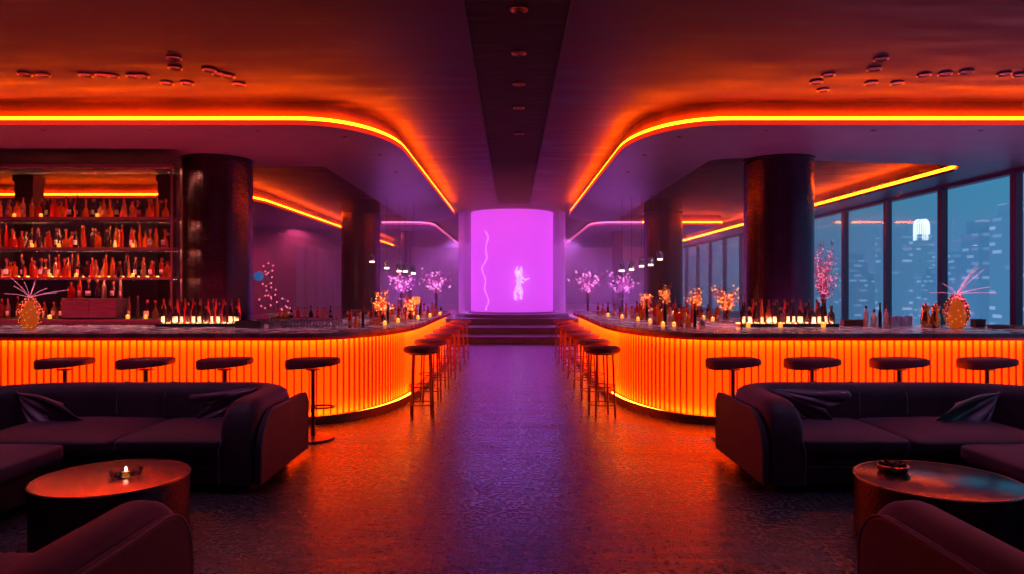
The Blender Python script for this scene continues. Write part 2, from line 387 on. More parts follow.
def arc(cx, cy, a, b, t0, t1, n=16, e=2.0):
    out = []
    for i in range(n+1):
        t = t0+(t1-t0)*i/n; c, s_ = math.cos(t), math.sin(t)
        out.append((cx+a*math.copysign(abs(c)**(2/e), c), cy+b*math.copysign(abs(s_)**(2/e), s_)))
    return out
def offset(path, d):        # offset an open 2-D path to its left by d
    out = []
    for i, p in enumerate(path):
        a = Vector(path[max(i-1, 0)]); b = Vector(path[min(i+1, len(path)-1)]); t = (b-a).normalized()
        out.append((p[0]-t.y*d, p[1]+t.x*d))
    return out
def resample(path, step):
    P = [Vector(p) for p in path]; out = [P[0]]; 
    L = [0]
    for i in range(1, len(P)): L.append(L[-1]+(P[i]-P[i-1]).length)
    n = max(2, int(L[-1]/step)); j = 0; out = []
    for k in range(n+1):
        d = L[-1]*k/n
        while j < len(P)-2 and L[j+1] < d: j += 1
        q = (d-L[j])/max(1e-9, L[j+1]-L[j]); out.append(tuple(P[j].lerp(P[j+1], min(1, q))))
    return out

# ================================================================== SETTING
XW, XL, YB, YN = 10.0, -14.0, 44.0, -4.0
b = MB(); b.box(XL-.3, XW+.4, YN, YB+.2, -.2, 0); struct(b.build('floor', M['floor'], smooth=False))
b = MB(); b.box(XL-.3, XW+.4, YN, YB+.2, 4.36, 4.6); struct(b.build('ceiling', M['ceil'], smooth=False))
b = MB(); b.box(-.46, .56, YN, 22.5, 4.335, 4.358)
o = b.build('trim_ceiling_strip', M['strip'], smooth=False); struct(o); o.name = 'trim_1'
for k, x in enumerate((-.46, .56)):
    b = MB(); b.box(x-.012, x+.012, YN, 22.5, 4.325, 4.357); o = b.build('trim_%d' % (k+2), M['groove'], smooth=False); struct(o)
b = MB(); b.box(XL-.3, XL, YN, 24, 0, 4.36); struct(b.build('wall_left', M['wall'], smooth=False))
b = MB(); b.box(XL, -10, 24, 24.3, 0, 4.36); struct(b.build('wall_left_return', M['wall'], smooth=False))
b = MB(); b.box(XL-.3, XW+.4, YB, YB+.3, 0, 4.36)
x = -9.7
struct(b.build('wall_back', M['backwall'], smooth=False))
b = MB(); b.box(XL-.3, XW+.4, YN-.3, YN, 0, 4.36); struct(b.build('wall_rear', M['wall'], smooth=False))
b = MB(); b.box(XW, XW+.3, YN, 1.88, 0, 3.98); struct(b.build('wall_right', M['wall'], smooth=False))
# vertical panels on the far wall
b = MB(); x = -9.9
while x < 9.8:
    b.box(x, x+.5, YB-.12, YB-.001, .0, 4.0); x += .72
struct(b.build('trim_4', M['backwall'], smooth=False))
# far-left wall: solid, then windows
b = MB(); b.box(-10.3, -10, 24.3, 32.4, 0, 4.36); b.box(-10.3, -10, 41.5, YB, 0, 4.36); struct(b.build('wall_left_far', M['wall'], smooth=False))

def window(n, x, y0, y1, z0, z1, side):
    root = bpy.data.objects.new('window_%d' % n, None); COL.objects.link(root); struct(root)
    b = MB(); w = .085
    b.box(x-.07, x+.07, y0-w, y0+w, z0, z1); b.box(x-.05, x+.15, y0, y1, z0, z0+.08); b.box(x-.05, x+.15, y0, y1, z1-.06, z1)
    b.build('frame', M['mullion'], root, smooth=False)
    b = MB(); b.box(x+.04, x+.05, y0, y1, z0, z1); b.build('pane', M['pane'], root, smooth=False)
n = 1
ys = [2.0+2.38*k for k in range(18)]
ys = [y-.02 for y in ys]           # mullions at about 13.9, 16.3, 18.6, 21.0 ...
for y in ys:
    y1 = y+2.38
    window(n, XW, y, min(y1, YB), 0, 3.98, 1); n += 1
for k in range(5):
    window(n, -10.1, 32.5+k*1.8, 34.3+k*1.8, .3, 3.7, -1); n += 1
b = MB(); b.box(-10.3, -10, 32.4, 41.5, 0, .3); b.box(-10.3, -10, 32.4, 41.5, 3.7, 4.36); struct(b.build('trim_5', M['wall'], smooth=False))
b = MB(); b.box(XW-.05, XW+.35, YN, YB, 3.98, 4.36); struct(b.build('trim_6', M['mullion'], smooth=False))

# ------------------------------------------------------------------ dropped soffits with LED coves
ZS0, ZS1 = 4.0, 4.06
def cove(name_i, outline, ledpath, led, mx, fascia=True):
    """outline: closed soffit polygon; ledpath: open path along the lit edge"""
    b = MB(mx); b.prism(outline, ZS0, ZS1)
    o = b.build('soffit_panel', M['soffit'], smooth=False); o.name = 'trim_%d' % name_i; struct(o)
    for j, (path, mt) in enumerate(ledpath):
        P = resample(path, .12)
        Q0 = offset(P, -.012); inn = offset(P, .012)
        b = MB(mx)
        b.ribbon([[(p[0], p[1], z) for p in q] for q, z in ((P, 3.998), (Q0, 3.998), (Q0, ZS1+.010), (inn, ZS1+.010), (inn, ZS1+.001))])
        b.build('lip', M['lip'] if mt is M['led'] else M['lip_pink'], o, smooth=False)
        b = MB(mx)
        Q = offset(P, .016); inn2 = offset(P, .08)
        b.ribbon([[(p[0], p[1], z) for p in q] for q, z in ((Q, ZS1+.003), (Q, ZS1+.062), (inn2, ZS1+.062), (inn2, ZS1+.003), (Q, ZS1+.003))])
        l_ = b.build('led_strip', mt, o, smooth=False); l_['label'] = 'glowing light strip along the edge'
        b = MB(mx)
        prof = [(.10, ZS1+.001), (.105, ZS1+.10), (.12, ZS1+.20), (.14, ZS1+.26), (.15, ZS1+.299)]  # back strip added to catch LED light and fill the dark band
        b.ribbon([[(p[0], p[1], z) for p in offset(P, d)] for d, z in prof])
        b.build('added_cove_back', M['cove'], o)
    return o
def corner1(x0):      # large front corner near aisle, from the front line to the aisle line
    return arc(-3.15, 12.3, 1.29, 2.2, -PI/2, 0, 22, 2.2)
c1 = corner1(0)
c1b = arc(-3.4, 22.5, 1.54, 2.5, 0, PI/2, 18, 2.0)
ti = 10
# left soffit (front island).  +x direction path so offset() to the left points inward
frontL = [(XL, 10.1)]+c1+[(-1.86, 22.5)]
aisle = frontL+c1b[1:]+[(-5.2, 25)]
outL = frontL+c1b+[(-3.65, 25), (-3.65, 13.6), (XL, 13.6)]
cove(ti, outL, [(frontL, M['led']), (c1b+[(-3.65, 25)], M['led_hazed'])], None, 1); ti += 1
# right soffit, C-shaped with the window-side strip (drawn mirrored: x>0 built with mx=-1)
outR = [(-10.05, 10.1)]+c1+[(-1.86, 22.5)]+c1b+[(-3.65, 25), (-3.65, 13.0)]+[(-3.8, 12.8), (-4.1, 12.7), (-8.1, 13.4), (-8.7, 13.6), (-8.95, 14.2), (-8.95, YB), (-10.05, YB)]
o = cove(ti, outR, [([(-10.05, 10.1)]+c1+[(-1.86, 22.5)], M['led']), (c1b+[(-3.65, 25)], M['led_hazed'])], None, -1); ti += 1
# LED along the window-side strip (recess edge)
P = resample([(-8.95, YB), (-8.95, 14.2), (-8.85, 13.85), (-8.7, 13.6)], .2)
Q = offset(P, -.04); Q2 = offset(P, -.1)
b = MB(-1); b.ribbon([[(p[0], p[1], ZS1+.003) for p in q] if z == 0 else [(p[0], p[1], ZS1+.075) for p in q] for q, z in ((Q, 0), (Q, 1), (Q2, 1), (Q2, 0), (Q, 0))])
b.build('led_strip', M['led'], o, smooth=False)
# second soffits near the drum
c2 = arc(-3.7, 27.6, .7, 1.3, -PI/2, 0, 12)
def second(mx, xout, led0):
    global ti
    out = [(xout, 26.3)]+c2+[(-3.0, 41.5), (xout, 41.5)]
    x1 = -4.9
    cove(ti, out, [([(x1, 26.3)]+c2+[(-3.0, 41.5)], M['led_hazed'])]+([([(xout, 26.3), (x1-.02, 26.3)], M['led'])] if led0 else []), None, mx); ti += 1
second(1, -5.6, False); second(-1, -7.9, True)
# third soffit far left
c3 = arc(-7.7, 19.9, .8, 1.5, -PI/2, 0, 12)
out3 = [(XL, 18.4)]+c3+[(-6.9, 43), (-10, 43), (-10, 24), (XL, 24)]
cove(ti, out3, [([(XL, 18.4)]+c3+[(-6.9, 41)], M['led'])], None, 1); ti += 1

# ------------------------------------------------------------------ downlights
def spot(label, X, Y, z=4.36, group=None, sc=1.0):
    global spot0
    if spot0 is None:
        r = thing('downlight', label, 'ceiling light', (X, Y, z), 0, group)
        b = MB(); b.lathe([(.055, -.001), (.085, -.001), (.088, -.014), (.070, -.022), (.052, -.006)], n=20); b.build('trim_ring', M['spot'], r)
        b = MB(); b.lathe([(.001, -.003), (.05, -.003), (.05, -.008), (.03, -.012), (.001, -.014)], n=16); b.build('lens', M['dark'], r)
        spot0 = r
    else:
        r = copy_tree(spot0); r.location = (X, Y, z); r.scale = (sc, sc, sc); r['label'] = label
        if group: r['group'] = group
spot0 = None
def ceilpt(px, py, z=4.34): d = F*(z-EYE)/(287-py); return (px-512)*d/F, d
LS = [(25, 75), (43, 76), (86, 76), (102, 76), (112, 77), (133, 77), (142, 77), (174, 59), (175, 69), (167, 84), (187, 84), (209, 71), (219, 75), (228, 77), (239, 85)]
RS = [(828, 76), (816, 83), (881, 60), (874, 70), (871, 84), (897, 84), (924, 76), (945, 75), (966, 73), (1004, 75), (1020, 76), (823, 91)]
for side, L in (('left', LS), ('right', RS)):
    for i, (px, py) in enumerate(L):
        X, Y = ceilpt(px, py)
        spot('small bronze-rimmed downlight in the scattered cluster on the %s ceiling' % side, X, Y, 4.36, 'scattered downlights on the %s ceiling' % side)
for py in (8, 52, 83, 107, 133):
    X, Y = ceilpt(519, py); spot('tiny recessed downlight in the line along the dark centre ceiling strip', X, Y, 4.336, 'downlights of the centre strip')

for x_, y_ in LOUNGE_FILL: spot('added bronze downlight in the ceiling above the lounge seating', x_, y_, 4.36, 'added lounge downlights')
for x_, y_ in BAR_FILL: spot('small added bronze downlight in the soffit over the %s bar' % ('left' if x_ < 0 else 'right'), x_, y_, 3.999, 'added soffit downlights over the %s bar' % ('left' if x_ < 0 else 'right'), .45)
# ------------------------------------------------------------------ columns
def column(X, Y, R, label, z1=4.0, top=4.36):
    r = thing('column', label, 'column', (X, Y, 0))
    b = MB(); N = 64
    prof = [(R, .0), (R, z1*.5), (R, z1+.36 if top > 4.1 else z1)]
    b.lathe(prof, n=N)
    uv = lambda co, no: (math.atan2(co.y, co.x)*R, co.z)
    b.build('shaft', M['column'], r, uv=uv)
    b = MB(); b.lathe([(R+.0, 3.96), (R+.025, 3.97), (R+.025, 3.999), (R, 3.999)], n=N); b.build('collar', M['dark'], r)
    b = MB(); b.lathe([(R, .0), (R+.04, .0), (R+.04, .12), (R, .14)], n=N); b.build('base_ring', M['dark'], r)
column(-5.42, 12.9, .61, 'thick dark mosaic column beside the bottle shelves behind the left bar')
column(4.91, 12.9, .61, 'thick dark mosaic column rising behind the right bar, nearest the windows')
column(-4.75, 22, .60, 'dark glossy column further back on the left, beside the pendant lamps')
column(4.75, 22, .60, 'dark glossy column further back on the right, beside the pendant lamps')
column(-4.45, 29.5, .22, 'slim pale column far back left of the magenta drum')
column(4.45, 29.5, .22, 'slim pale column far back right of the magenta drum')
for X, l in ((-11.72, 'left'), (-8.28, 'right')):
    b = MB(); b.box(X-.22, X+.22, 16.8, 17.2, 0, 4.36); b.box(X-.25, X+.25, 16.77, 17.23, 4.2, 4.34)
    tag(b.build('square_post', M['wall'], smooth=False), 'square dark red post behind the bottle shelves, %s of the two' % ('leftmost' if l == 'left' else 'rightmost'), 'post')

# ================================================================== STEPS AND DRUM
b = MB(); b.box(-9.9, 9.9, 23.2, YB-.13, .402, .6); o = b.build('floor_stage', M['step'], smooth=False, bevel=.012); struct(o)
b = MB(); b.box(-9.9, 9.9, 21.7, YB-.13, .202, .4); o = b.build('stair_step', M['step'], smooth=False, bevel=.012); struct(o)
b = MB(); b.box(-9.9, 9.9, 20.4, YB-.13, .001, .2); o = b.build('stair_step', M['step'], smooth=False, bevel=.012); struct(o)
dr = thing('light_drum', 'huge glowing magenta cylinder at the end of the aisle, above the steps', 'light installation', (0, 25.6, .6))
N = 96
b = MB(); b.lathe([(1.50, .19), (1.5, 3.757), (1.45, 3.757), (1.45, .19)], n=N); b.build('luminous_core', M['core'], dr)
b = MB(); b.lathe([(1.98, 0), (2.02, .02), (2.02, .12), (1.96, .14), (1.62, .14), (1.60, .188), (1.5, .189)], n=N); b.build('base', M['corebase'], dr)
b = MB()
rows = []
for z in (.141, 2.0, 3.755):
    rows.append([(1.95*math.cos(2*PI*k/N), 1.95*math.sin(2*PI*k/N), z) for k in range(N)])
b.ribbon(rows, True); b.build('glass_cylinder', M['drumglass'], dr)
# crystal figure with raised arms
def limb(b, pts, r0, r1, n=7):
    m = len(pts); b.tube(pts, [r0+(r1-r0)*i/(m-1) for i in range(m)], n)
b = MB(); fx, fy, fz = .24, -1.68, .62
def fp(x, z, y=0): return (fx+x, fy+y, fz+z)
limb(b, [fp(-.02, .42), fp(0, .6), fp(.02, .82)], .085, .10)
limb(b, [fp(.02, .8), fp(.03, .9), fp(.04, .95)], .06, .04); b.ball(fp(.05, 1.0), (.06, .06, .08), 10, 8)
limb(b, [fp(-.05, .45), fp(-.14, .22, -.03), fp(-.12, .0)], .07, .03); limb(b, [fp(.03, .45), fp(.1, .25), fp(.05, .02)], .07, .03)
limb(b, [fp(.07, .8), fp(.22, .68), fp(.36, .74)], .045, .025); limb(b, [fp(-.05, .8), fp(-.13, .95), fp(-.06, 1.12)], .045, .02)
for k in range(60):
    a = random.uniform(0, 2*PI); q = random.uniform(.04, .19); z = random.uniform(0, 1.15)
    p = fp(math.cos(a)*q*(1.2-.4*z), z, math.sin(a)*.05); b.ball(p, random.uniform(.012, .04), 5, 3)
o = b.build('crystal_figure', M['crystal'], dr, smooth=False); o['label'] = 'small white sparkling figure with raised arms'
b = MB(); pts = []
for i in range(60):
    t = i/59; pts.append((-.92+.07*math.sin(t*9)+.05*math.sin(t*23), -1.50+.02*math.sin(t*14)-.0, 3.0-2.75*t))
b.tube(pts, .010, 5)
for i in range(0, 60, 2): b.ball((pts[i][0]+random.uniform(-.05, .05), pts[i][1], pts[i][2]), random.uniform(.012, .026), 5, 3)
o = b.build('wire_garland', M['wisp'], dr); o['label'] = 'thin twisted pale garland'

# ================================================================== BARS
def bar_path():
    cor = arc(-2.75, 11.4, 1.2, 2.85, -PI/2, 0, 30, 2.35)
    return [(-9.9, 8.55)]+cor+[(-1.55, 16.3)]
BP = bar_path()
def bar(mx, side):
    r = thing('bar_counter', 'long curved %s bar with a glowing orange fluted front' % side, 'bar', (mx*-1*0, 0, 0))
    P = resample(BP, .06)
    def wall(path_a, path_b, z0, z1, name, mt, smooth=True):
        b = MB(mx)
        rows = [[(p[0], p[1], z0) for p in path_a], [(p[0], p[1], z1) for p in path_a], [(p[0], p[1], z1) for p in path_b], [(p[0], p[1], z0) for p in path_b], [(p[0], p[1], z0) for p in path_a]]
        b.ribbon(rows)
        nn = len(path_a)
        for i in (0, nn-1):
            b.add([rows[0][i], rows[1][i], rows[2][i], rows[3][i]], [(0, 1, 2, 3)])
        return b.build(name, mt, r, smooth=smooth)
    o = wall(P, offset(P, .05), .07, 1.03, 'front_panel', M['panel']); o['label'] = 'glowing amber front panel'
    wall(offset(P, -.17), offset(P, .2), .002, .065, 'plinth', M['plinth'])
    wall(offset(P, -.158), offset(P, -.14), .064, .094, 'plinth_lip', M['plinth'])
    # back carcass
    wall(offset(P, .06), offset(P, .42), .06, 1.035, 'carcass', M['cabinet'])
    # flutes
    b = MB(mx); Q = resample(BP, .087); O1 = offset(Q, -.006); 
    for i in range(1, len(Q)-1):
        p = Vector(Q[i]); t = (Vector(Q[i+1])-Vector(Q[i-1])).normalized(); nrm = Vector((t.y, -t.x))
        u = 1.0
        if p.y > 9.2: u = max(0, 1-(p.y-9.2)/1.2)
        w = .008; dd = .004+.022*u
        if p.y > 10.4: continue
        q = [p-t*w-nrm*-.001, p-t*w+nrm*dd*.7, p-t*w*.45+nrm*dd, p+t*w*.45+nrm*dd, p+t*w+nrm*dd*.7, p+t*w-nrm*-.001]
        b.prism([(a.x, a.y) for a in q], .072, 1.03)
    b.build('flutes', M['fin'], r, smooth=False)
    wall(offset(P, -.085), offset(P, -.035), 1.032, 1.044, 'upper_led', M['ledbar'], False)['label'] = 'bright yellow light line under the worktop'
    PL_ = [p for p in P if p[1] < 10.6]
    wall(offset(PL_, -.075), offset(PL_, -.045), .0665, .072, 'lower_led', M['ledbar2'], False)['label'] = 'bright light line above the plinth'
    # worktop
    out = offset(P, -.12)
    inner = [(-2.95, 16.32), (-2.95, 12.6), (-3.05, 11.6), (-3.4, 10.75), (-4.1, 10.35), (-9.9, 10.3)]
    b = MB(mx); b.prism([(p[0], p[1]) for p in out]+inner, 1.046, 1.10)
    o = b.build('bar_worktop', M['stone'], smooth=False, bevel=.006)
    oo = offset(P, -.105); ou = offset(P, -.125)
    b = MB(mx); b.ribbon([[(p[0], p[1], z_) for p in q_] for q_, z_ in ((oo, 1.052), (ou, 1.048), (ou, 1.012), (oo, 1.012), (oo, 1.045))])
    b.build('front_edge', M['edge'], o, smooth=False)['label'] = 'red glowing front edge'
    tag(o, 'polished stone worktop lying along the whole %s bar' % side, 'worktop')
    return r
bar(1, 'left'); bar(-1, 'right')

# ------------------------------------------------------------------ stools
def row_stool():
    r = thing('bar_stool', 'x', 'bar stool')
    b = MB(); b.lathe([(.01, .815), (.20, .815), (.232, .835), (.24, .86), (.232, .885), (.20, .90), (.10, .905), (.002, .906)], n=36); b.build('seat', M['leather'], r)
    b = MB(); b.lathe([(.002, .80), (.17, .80), (.17, .814), (.002, .814)], n=24); b.build('seat_plate', M['leg'], r)
    for k in range(4):
        a = PI/4+PI/2*k+.22
        b = MB(); b.tube([(.15*math.cos(a), .15*math.sin(a), .80), (.185*math.cos(a), .185*math.sin(a), .0)], .0125, 10); b.build('leg', M['leg'], r)
    for z, q in ((.17, .178), (.40, .168)):
        b = MB(); b.tube([(q*math.cos(2*PI*i/28), q*math.sin(2*PI*i/28), z) for i in range(28)], .0075, 6, True); b.build('foot_ring', M['leg'], r)
    return r
ords = ['nearest', 'second', 'third', 'fourth', 'fifth', 'sixth', 'farthest']
p0 = row_stool(); first = True
for side, sx_ in (('left', -1), ('right', 1)):
    for i in range(7):
        if i in (0, 6): l = 'round four-legged bar stool, %s from the camera in the %s aisle row' % (('closest' if i == 0 else 'farthest'), side)
        else: l = 'round four-legged bar stool, %s from the front in the %s aisle row' % (ords[i], side)
        place(p0, first, (sx_*(1.15+(.03 if i else 0)), 8.95+1.2*i, 0.001), (0 if sx_ < 0 else PI)+i*.05, l, 'four-legged stools along the %s bar' % side); first = False
def disc_stool():
    r = thing('pedestal_stool', 'x', 'bar stool')
    def taper(p):
        x, y, z = p; t = (x+.29)/.58
        return [x, y, .885+(z-.885)*(1.12-.45*t)+.006*t]
    b = MB(); b.superq((0, 0, .826), .285, .20, .056, .30, .62, 40, 16, taper); b.build('seat', M['leather'], r)
    b = MB(); b.lathe([(.03, .745), (.08, .757), (.08, .765), (.02, .766)], n=20)
    b.build('seat_plate', M['leg'], r)
    b = MB(); b.lathe([(.022, .02), (.022, .76), (.005, .76)], n=16); b.build('pole', M['leg'], r)
    b = MB(); b.lathe([(.225, .0), (.23, .012), (.22, .022), (.10, .03), (.03, .045), (.022, .06)], n=40); b.build('base', M['leg'], r)
    b = MB(); b.tube([(.115+.0*i+.125*math.cos(2*PI*i/28), .10*math.sin(2*PI*i/28)-.02, .36) for i in range(28)], .011, 7, True)
    b.tube([(.02, 0, .36), (-.01, -.02, .36)], .012, 8); b.tube([(.115-.125, -.02, .30), (-.01, -.02, .38)], .009, 6)
    b.build('foot_ring', M['leg'], r)
    return r
p1 = disc_stool(); first = True
LL = [(65, 'leftmost behind the left sofa'), (146, 'second from the left behind the left sofa'), (225, 'third from the left behind the left sofa'), (313, 'clear of the left sofa beside its arm')]
RR = [(733, 'beside the arm of the right sofa'), (812, 'second from the left behind the right sofa'), (899, 'third from the left behind the right sofa'), (987, 'rightmost behind the right sofa')]
for side, L in (('left', LL), ('right', RR)):
    for i, (px, l) in enumerate(L):
        X = (px-512)*7.62/F
        place(p1, first, (X, 7.62, .001), random.uniform(-.08, .08), 'oval-seat pedestal bar stool, '+l, 'pedestal stools at the front of the %s bar' % side); first = False

# ================================================================== SOFAS
def band(b, path, t, ztop, zbot=.05, ends=(False, False), rr=.30, hl=.30):
    P = resample(path, .05); n = len(P)
    L = [0]
    for i in range(1, n): L.append(L[-1]+math.dist(P[i], P[i-1]))
    prof = []
    K = 12
    rows = []
    for i in range(n):
        a = Vector(P[max(i-1, 0)]); c = Vector(P[min(i+1, n-1)]); tg = (c-a).normalized(); nm = Vector((-tg.y, tg.x))
        h = ztop; w = t
        for flag, d in ((ends[0], L[i]), (ends[1], L[-1]-L[i])):
            if flag and d < rr:
                q = 1-d/rr; h = ztop-hl+hl*math.sqrt(max(0, 1-q*q)); w = t*(1-.16*q**3)
        ra = w/2; row = []
        pts = [(-ra*.97, zbot), (-ra, zbot+.04), (-ra, h-ra*.95)]
        for k in range(1, K): th = PI-PI*k/K; pts.append((ra*math.copysign(abs(math.cos(th))**.8, math.cos(th)), h-ra*.95+ra*.95*abs(math.sin(th))**.8))
        pts += [(ra, h-ra*.95), (ra, zbot+.04), (ra*.97, zbot)]
        for u, z in pts: row.append((P[i][0]+nm.x*u, P[i][1]+nm.y*u, z))
        rows.append(row)
    b.ribbon(rows, True)
    m = len(rows[0]); b.add(rows[0], [list(range(m))]); b.add(rows[-1], [list(range(m))])
    return rows
def cushion(b, x0, x1, y0, y1, z0, z1, dome=.05):
    cx, cy, a, c = (x0+x1)/2, (y0+y1)/2, (x1-x0)/2, (y1-y0)/2
    def fn(p):
        u = (p[0]-cx)/a; v = (p[1]-cy)/c
        if p[2] > (z0+z1)/2: p[2] += dome*(1-abs(u)**2.2)*(1-abs(v)**2.2)-.012
        return p
    b.superq((cx, cy, (z0+z1)/2), a, c, (z1-z0)/2, .2, .14, 72, 26, fn)
def side_panel(b, x0, x1, y0, y1, z0, z1, r, back_r=.1, fwd=1):
    """outer slab with a rounded front top corner, extruded across x; y0 = front"""
    pts = [(y0, z0)]
    for k in range(13): a = PI-PI/2*k/12; pts.append((y0+fwd*(r+r*math.cos(a)), z1-r*1.0+r*math.sin(a)))
    for k in range(7): a = PI/2-PI/2*k/6; pts.append((y1-fwd*(back_r-back_r*math.cos(a)), z1-back_r+back_r*math.sin(a)))
    pts.append((y1, z0)); n = len(pts)
    b.add([(x0, y, z) for y, z in pts]+[(x1, y, z) for y, z in pts], [list(range(n)), [i+n for i in range(n)]]+[(i, (i+1) % n, (i+1) % n+n, i+n) for i in range(n)])
    return pts
def sofa_back(mx, side):
    r = thing('corner_sofa', 'large plum velvet corner sofa in front of the %s bar' % side, 'sofa', (0, 0, 0))
    # back and arms run as one upholstered band
    t = .30; xo = -2.07; yb = 6.95
    path = [(xo-t/2, 5.62), (xo-t/2, 6.3)]+arc(xo-t/2-.36, 6.44, .36, .36, 0, PI/2, 10)+[(-4.1, 6.8)]+arc(-4.15, 5.65, 1.05, 1.15, PI/2, PI, 14)+[(-5.2, 3.9)]
    arm = path[:2]+arc(xo-t/2-.36, 6.44, .36, .36, 0, PI/2, 10)
    b = MB(mx); band(b, arm, t, .735, .06, (True, False), .28, .26); b.build('arm', M['velvet'], r)
    bk = [arm[-1], (-4.1, 6.8)]
    b = MB(mx); band(b, [(arm[-1][0]+.0, 6.8), (-3.30, 6.8)], t, .735); b.build('backrest', M['velvet'], r)
    b = MB(mx); band(b, [(-3.30, 6.8), (-4.15, 6.8)]+arc(-4.15, 5.65, 1.05, 1.15, PI/2, PI, 14)[1:]+[(-5.2, 5.2)], t, .735); b.build('backrest', M['velvet'], r)
    b = MB(mx); band(b, [(-5.2, 5.2), (-5.2, 3.9)], t, .735, .06, (False, True)); b.build('backrest', M['velvet'], r)
    # seams
    for X in (-2.95, -3.30, -3.75):
        b = MB(mx); pts = [(X, 6.64, .45), (X, 6.643, .6)]
        for k in range(9): th = PI*k/10; pts.append((X, 6.8-.153*math.cos(th)**1, .593+.148*math.sin(th)))
        b.tube(pts, .0055, 6); b.build('seam', M['piping'], r)
    # outer side panel on the arm
    b = MB(mx); pts = side_panel(b, xo-.005, xo+.055, 5.63, 6.92, .06, .635, .36, .13); b.build('side_panel', M['velvet'], r, bevel=.018)
    b = MB(mx); b.tube([(xo+.052, y, z) for y, z in pts], .007, 6); b.build('piping', M['piping'], r)
    # arm-front seam
    b = MB(mx); b.tube([(xo-.28, 5.615, .07), (xo-.285, 5.615, .34), (xo-.25, 5.625, .45)], .006, 6); b.build('piping', M['piping'], r)
    # base
    b = MB(mx); b.box(-3.98, xo-.27, 5.72, 6.7, .045, .31); b.build('base', M['velvet'], r, bevel=.02, smooth=False)
    b = MB(mx); b.box(-5.1, -3.62, 3.95, 5.71, .045, .31); b.build('base', M['velvet'], r, bevel=.02, smooth=False)
    b = MB(mx); b.box(-3.9, xo-.1, 5.78, 6.8, .001, .045); b.box(-5.1, -3.7, 4.05, 5.77, .001, .045); b.build('foot_plinth', M['black'], r, smooth=False)
    b = MB(mx); b.tube([(-3.6, 5.715, .19), (xo-.30, 5.715, .19)], .005, 5); b.build('seam', M['piping'], r)
    # seat cushions
    b = MB(mx); cushion(b, -3.24, xo-.27, 5.64, 6.68, .29, .435, .045); b.build('seat_cushion', M['velvet'], r)
    b = MB(mx); cushion(b, -4.45, -3.25, 5.60, 6.68, .29, .435, .06); b.build('seat_cushion', M['velvet'], r)
    b = MB(mx); cushion(b, -5.08, -3.52, 4.0, 5.585, .29, .43, .06); b.build('seat_cushion', M['velvet'], r)
    return r
sofa_back(1, 'left'); sofa_back(-1, 'right')
def sofa_near(mx, side, dx=0):
    r = thing('lounge_sofa', 'dark plum velvet sofa arm and seat nearest the camera on the %s' % side, 'sofa', (0, 0, 0))
    t = .26; xo = -1.58-dx
    path = [(xo-t/2, 3.44), (xo-t/2, 2.1)]+[(x, y) for x, y in arc(xo-t/2-.4, 1.95, .4, .4, 0, -PI/2, 10)][0:]
    b = MB(mx); band(b, path, t, .665, .05, (True, False), .20, .18); b.build('arm', M['velvet'], r)
    b = MB(mx); band(b, [path[-1], (-4.2, path[-1][1])], t, .70); b.build('backrest', M['velvet'], r)
    b = MB(mx); pts = side_panel(b, xo-.005, xo+.05, 3.42, 1.75, .06, .615, .25, .10, -1); b.build('side_panel', M['velvet'], r, bevel=.018)
    b = MB(mx); b.tube([(xo+.048, y, z) for y, z in pts], .006, 6); b.build('piping', M['piping'], r)
    b = MB(mx); b.box(-4.2, xo-.26, 1.75, 3.30, .045, .30); b.build('base', M['velvet'], r, bevel=.02, smooth=False)
    b = MB(mx); b.box(-4.1, xo-.1, 1.8, 3.15, .001, .045); b.build('foot_plinth', M['black'], r, smooth=False)
    b = MB(mx); cushion(b, -3.05, xo-.27, 1.72, 3.36, .29, .41, .05); b.build('seat_cushion', M['velvet'], r)
    b = MB(mx); cushion(b, -4.2, -3.06, 1.72, 3.30, .29, .41, .05); b.build('seat_cushion', M['velvet'], r)
sofa_near(1, 'left', .03); sofa_near(-1, 'right', .16)

# gathered satin throws
def throw(name, label, apex, ang0, ang1, length, drop, mx, folds=6, amp=.035, yspread=.35):
    b = MB(mx); rows = []; NU, NV = 18, 64
    for i in range(NU+1):
        u = i/NU; row = []
        for k in range(NV+1):
            v = k/NV; a = ang0+(ang1-ang0)*v; Lh = length*(1+.18*math.sin(v*9+1))
            f = abs(math.sin(v*PI*folds))**.7
            x = apex[0]+math.cos(a)*Lh*u; z = apex[2]+math.sin(a)*Lh*u-drop*u*u
            y = apex[1]-yspread*u-(f*amp+.012)*(u**.6)+.02*math.sin(u*7+v*5)
            row.append((x, y, z))
        rows.append(row)
    b.ribbon(rows); o = b.build(name, M['cloth'], smooth=True)
    sm = o.modifiers.new('thick', 'SOLIDIFY'); sm.thickness = .008
    return tag(o, label, 'throw')
throw('satin_throw', 'gathered satin throw in the far corner of the left sofa', (-4.62, 6.52, .68), -.95, .02, .72, .06, 1, 5, .075, .30)
throw('satin_throw', 'gathered satin throw on the left sofa beside its arm', (-2.38, 6.56, .715), PI+.10, PI+.62, .52, .0, 1, 4, .035, .06)
throw('satin_throw', 'gathered satin throw on the right sofa beside its arm', (-2.42, 6.52, .70), PI-.02, PI+.85, .55, .0, -1, 5, .05, .15)
throw('satin_throw', 'gathered satin throw in the far corner of the right sofa', (-4.55, 6.52, .68), -.95, .02, .70, .06, -1, 5, .075, .30)

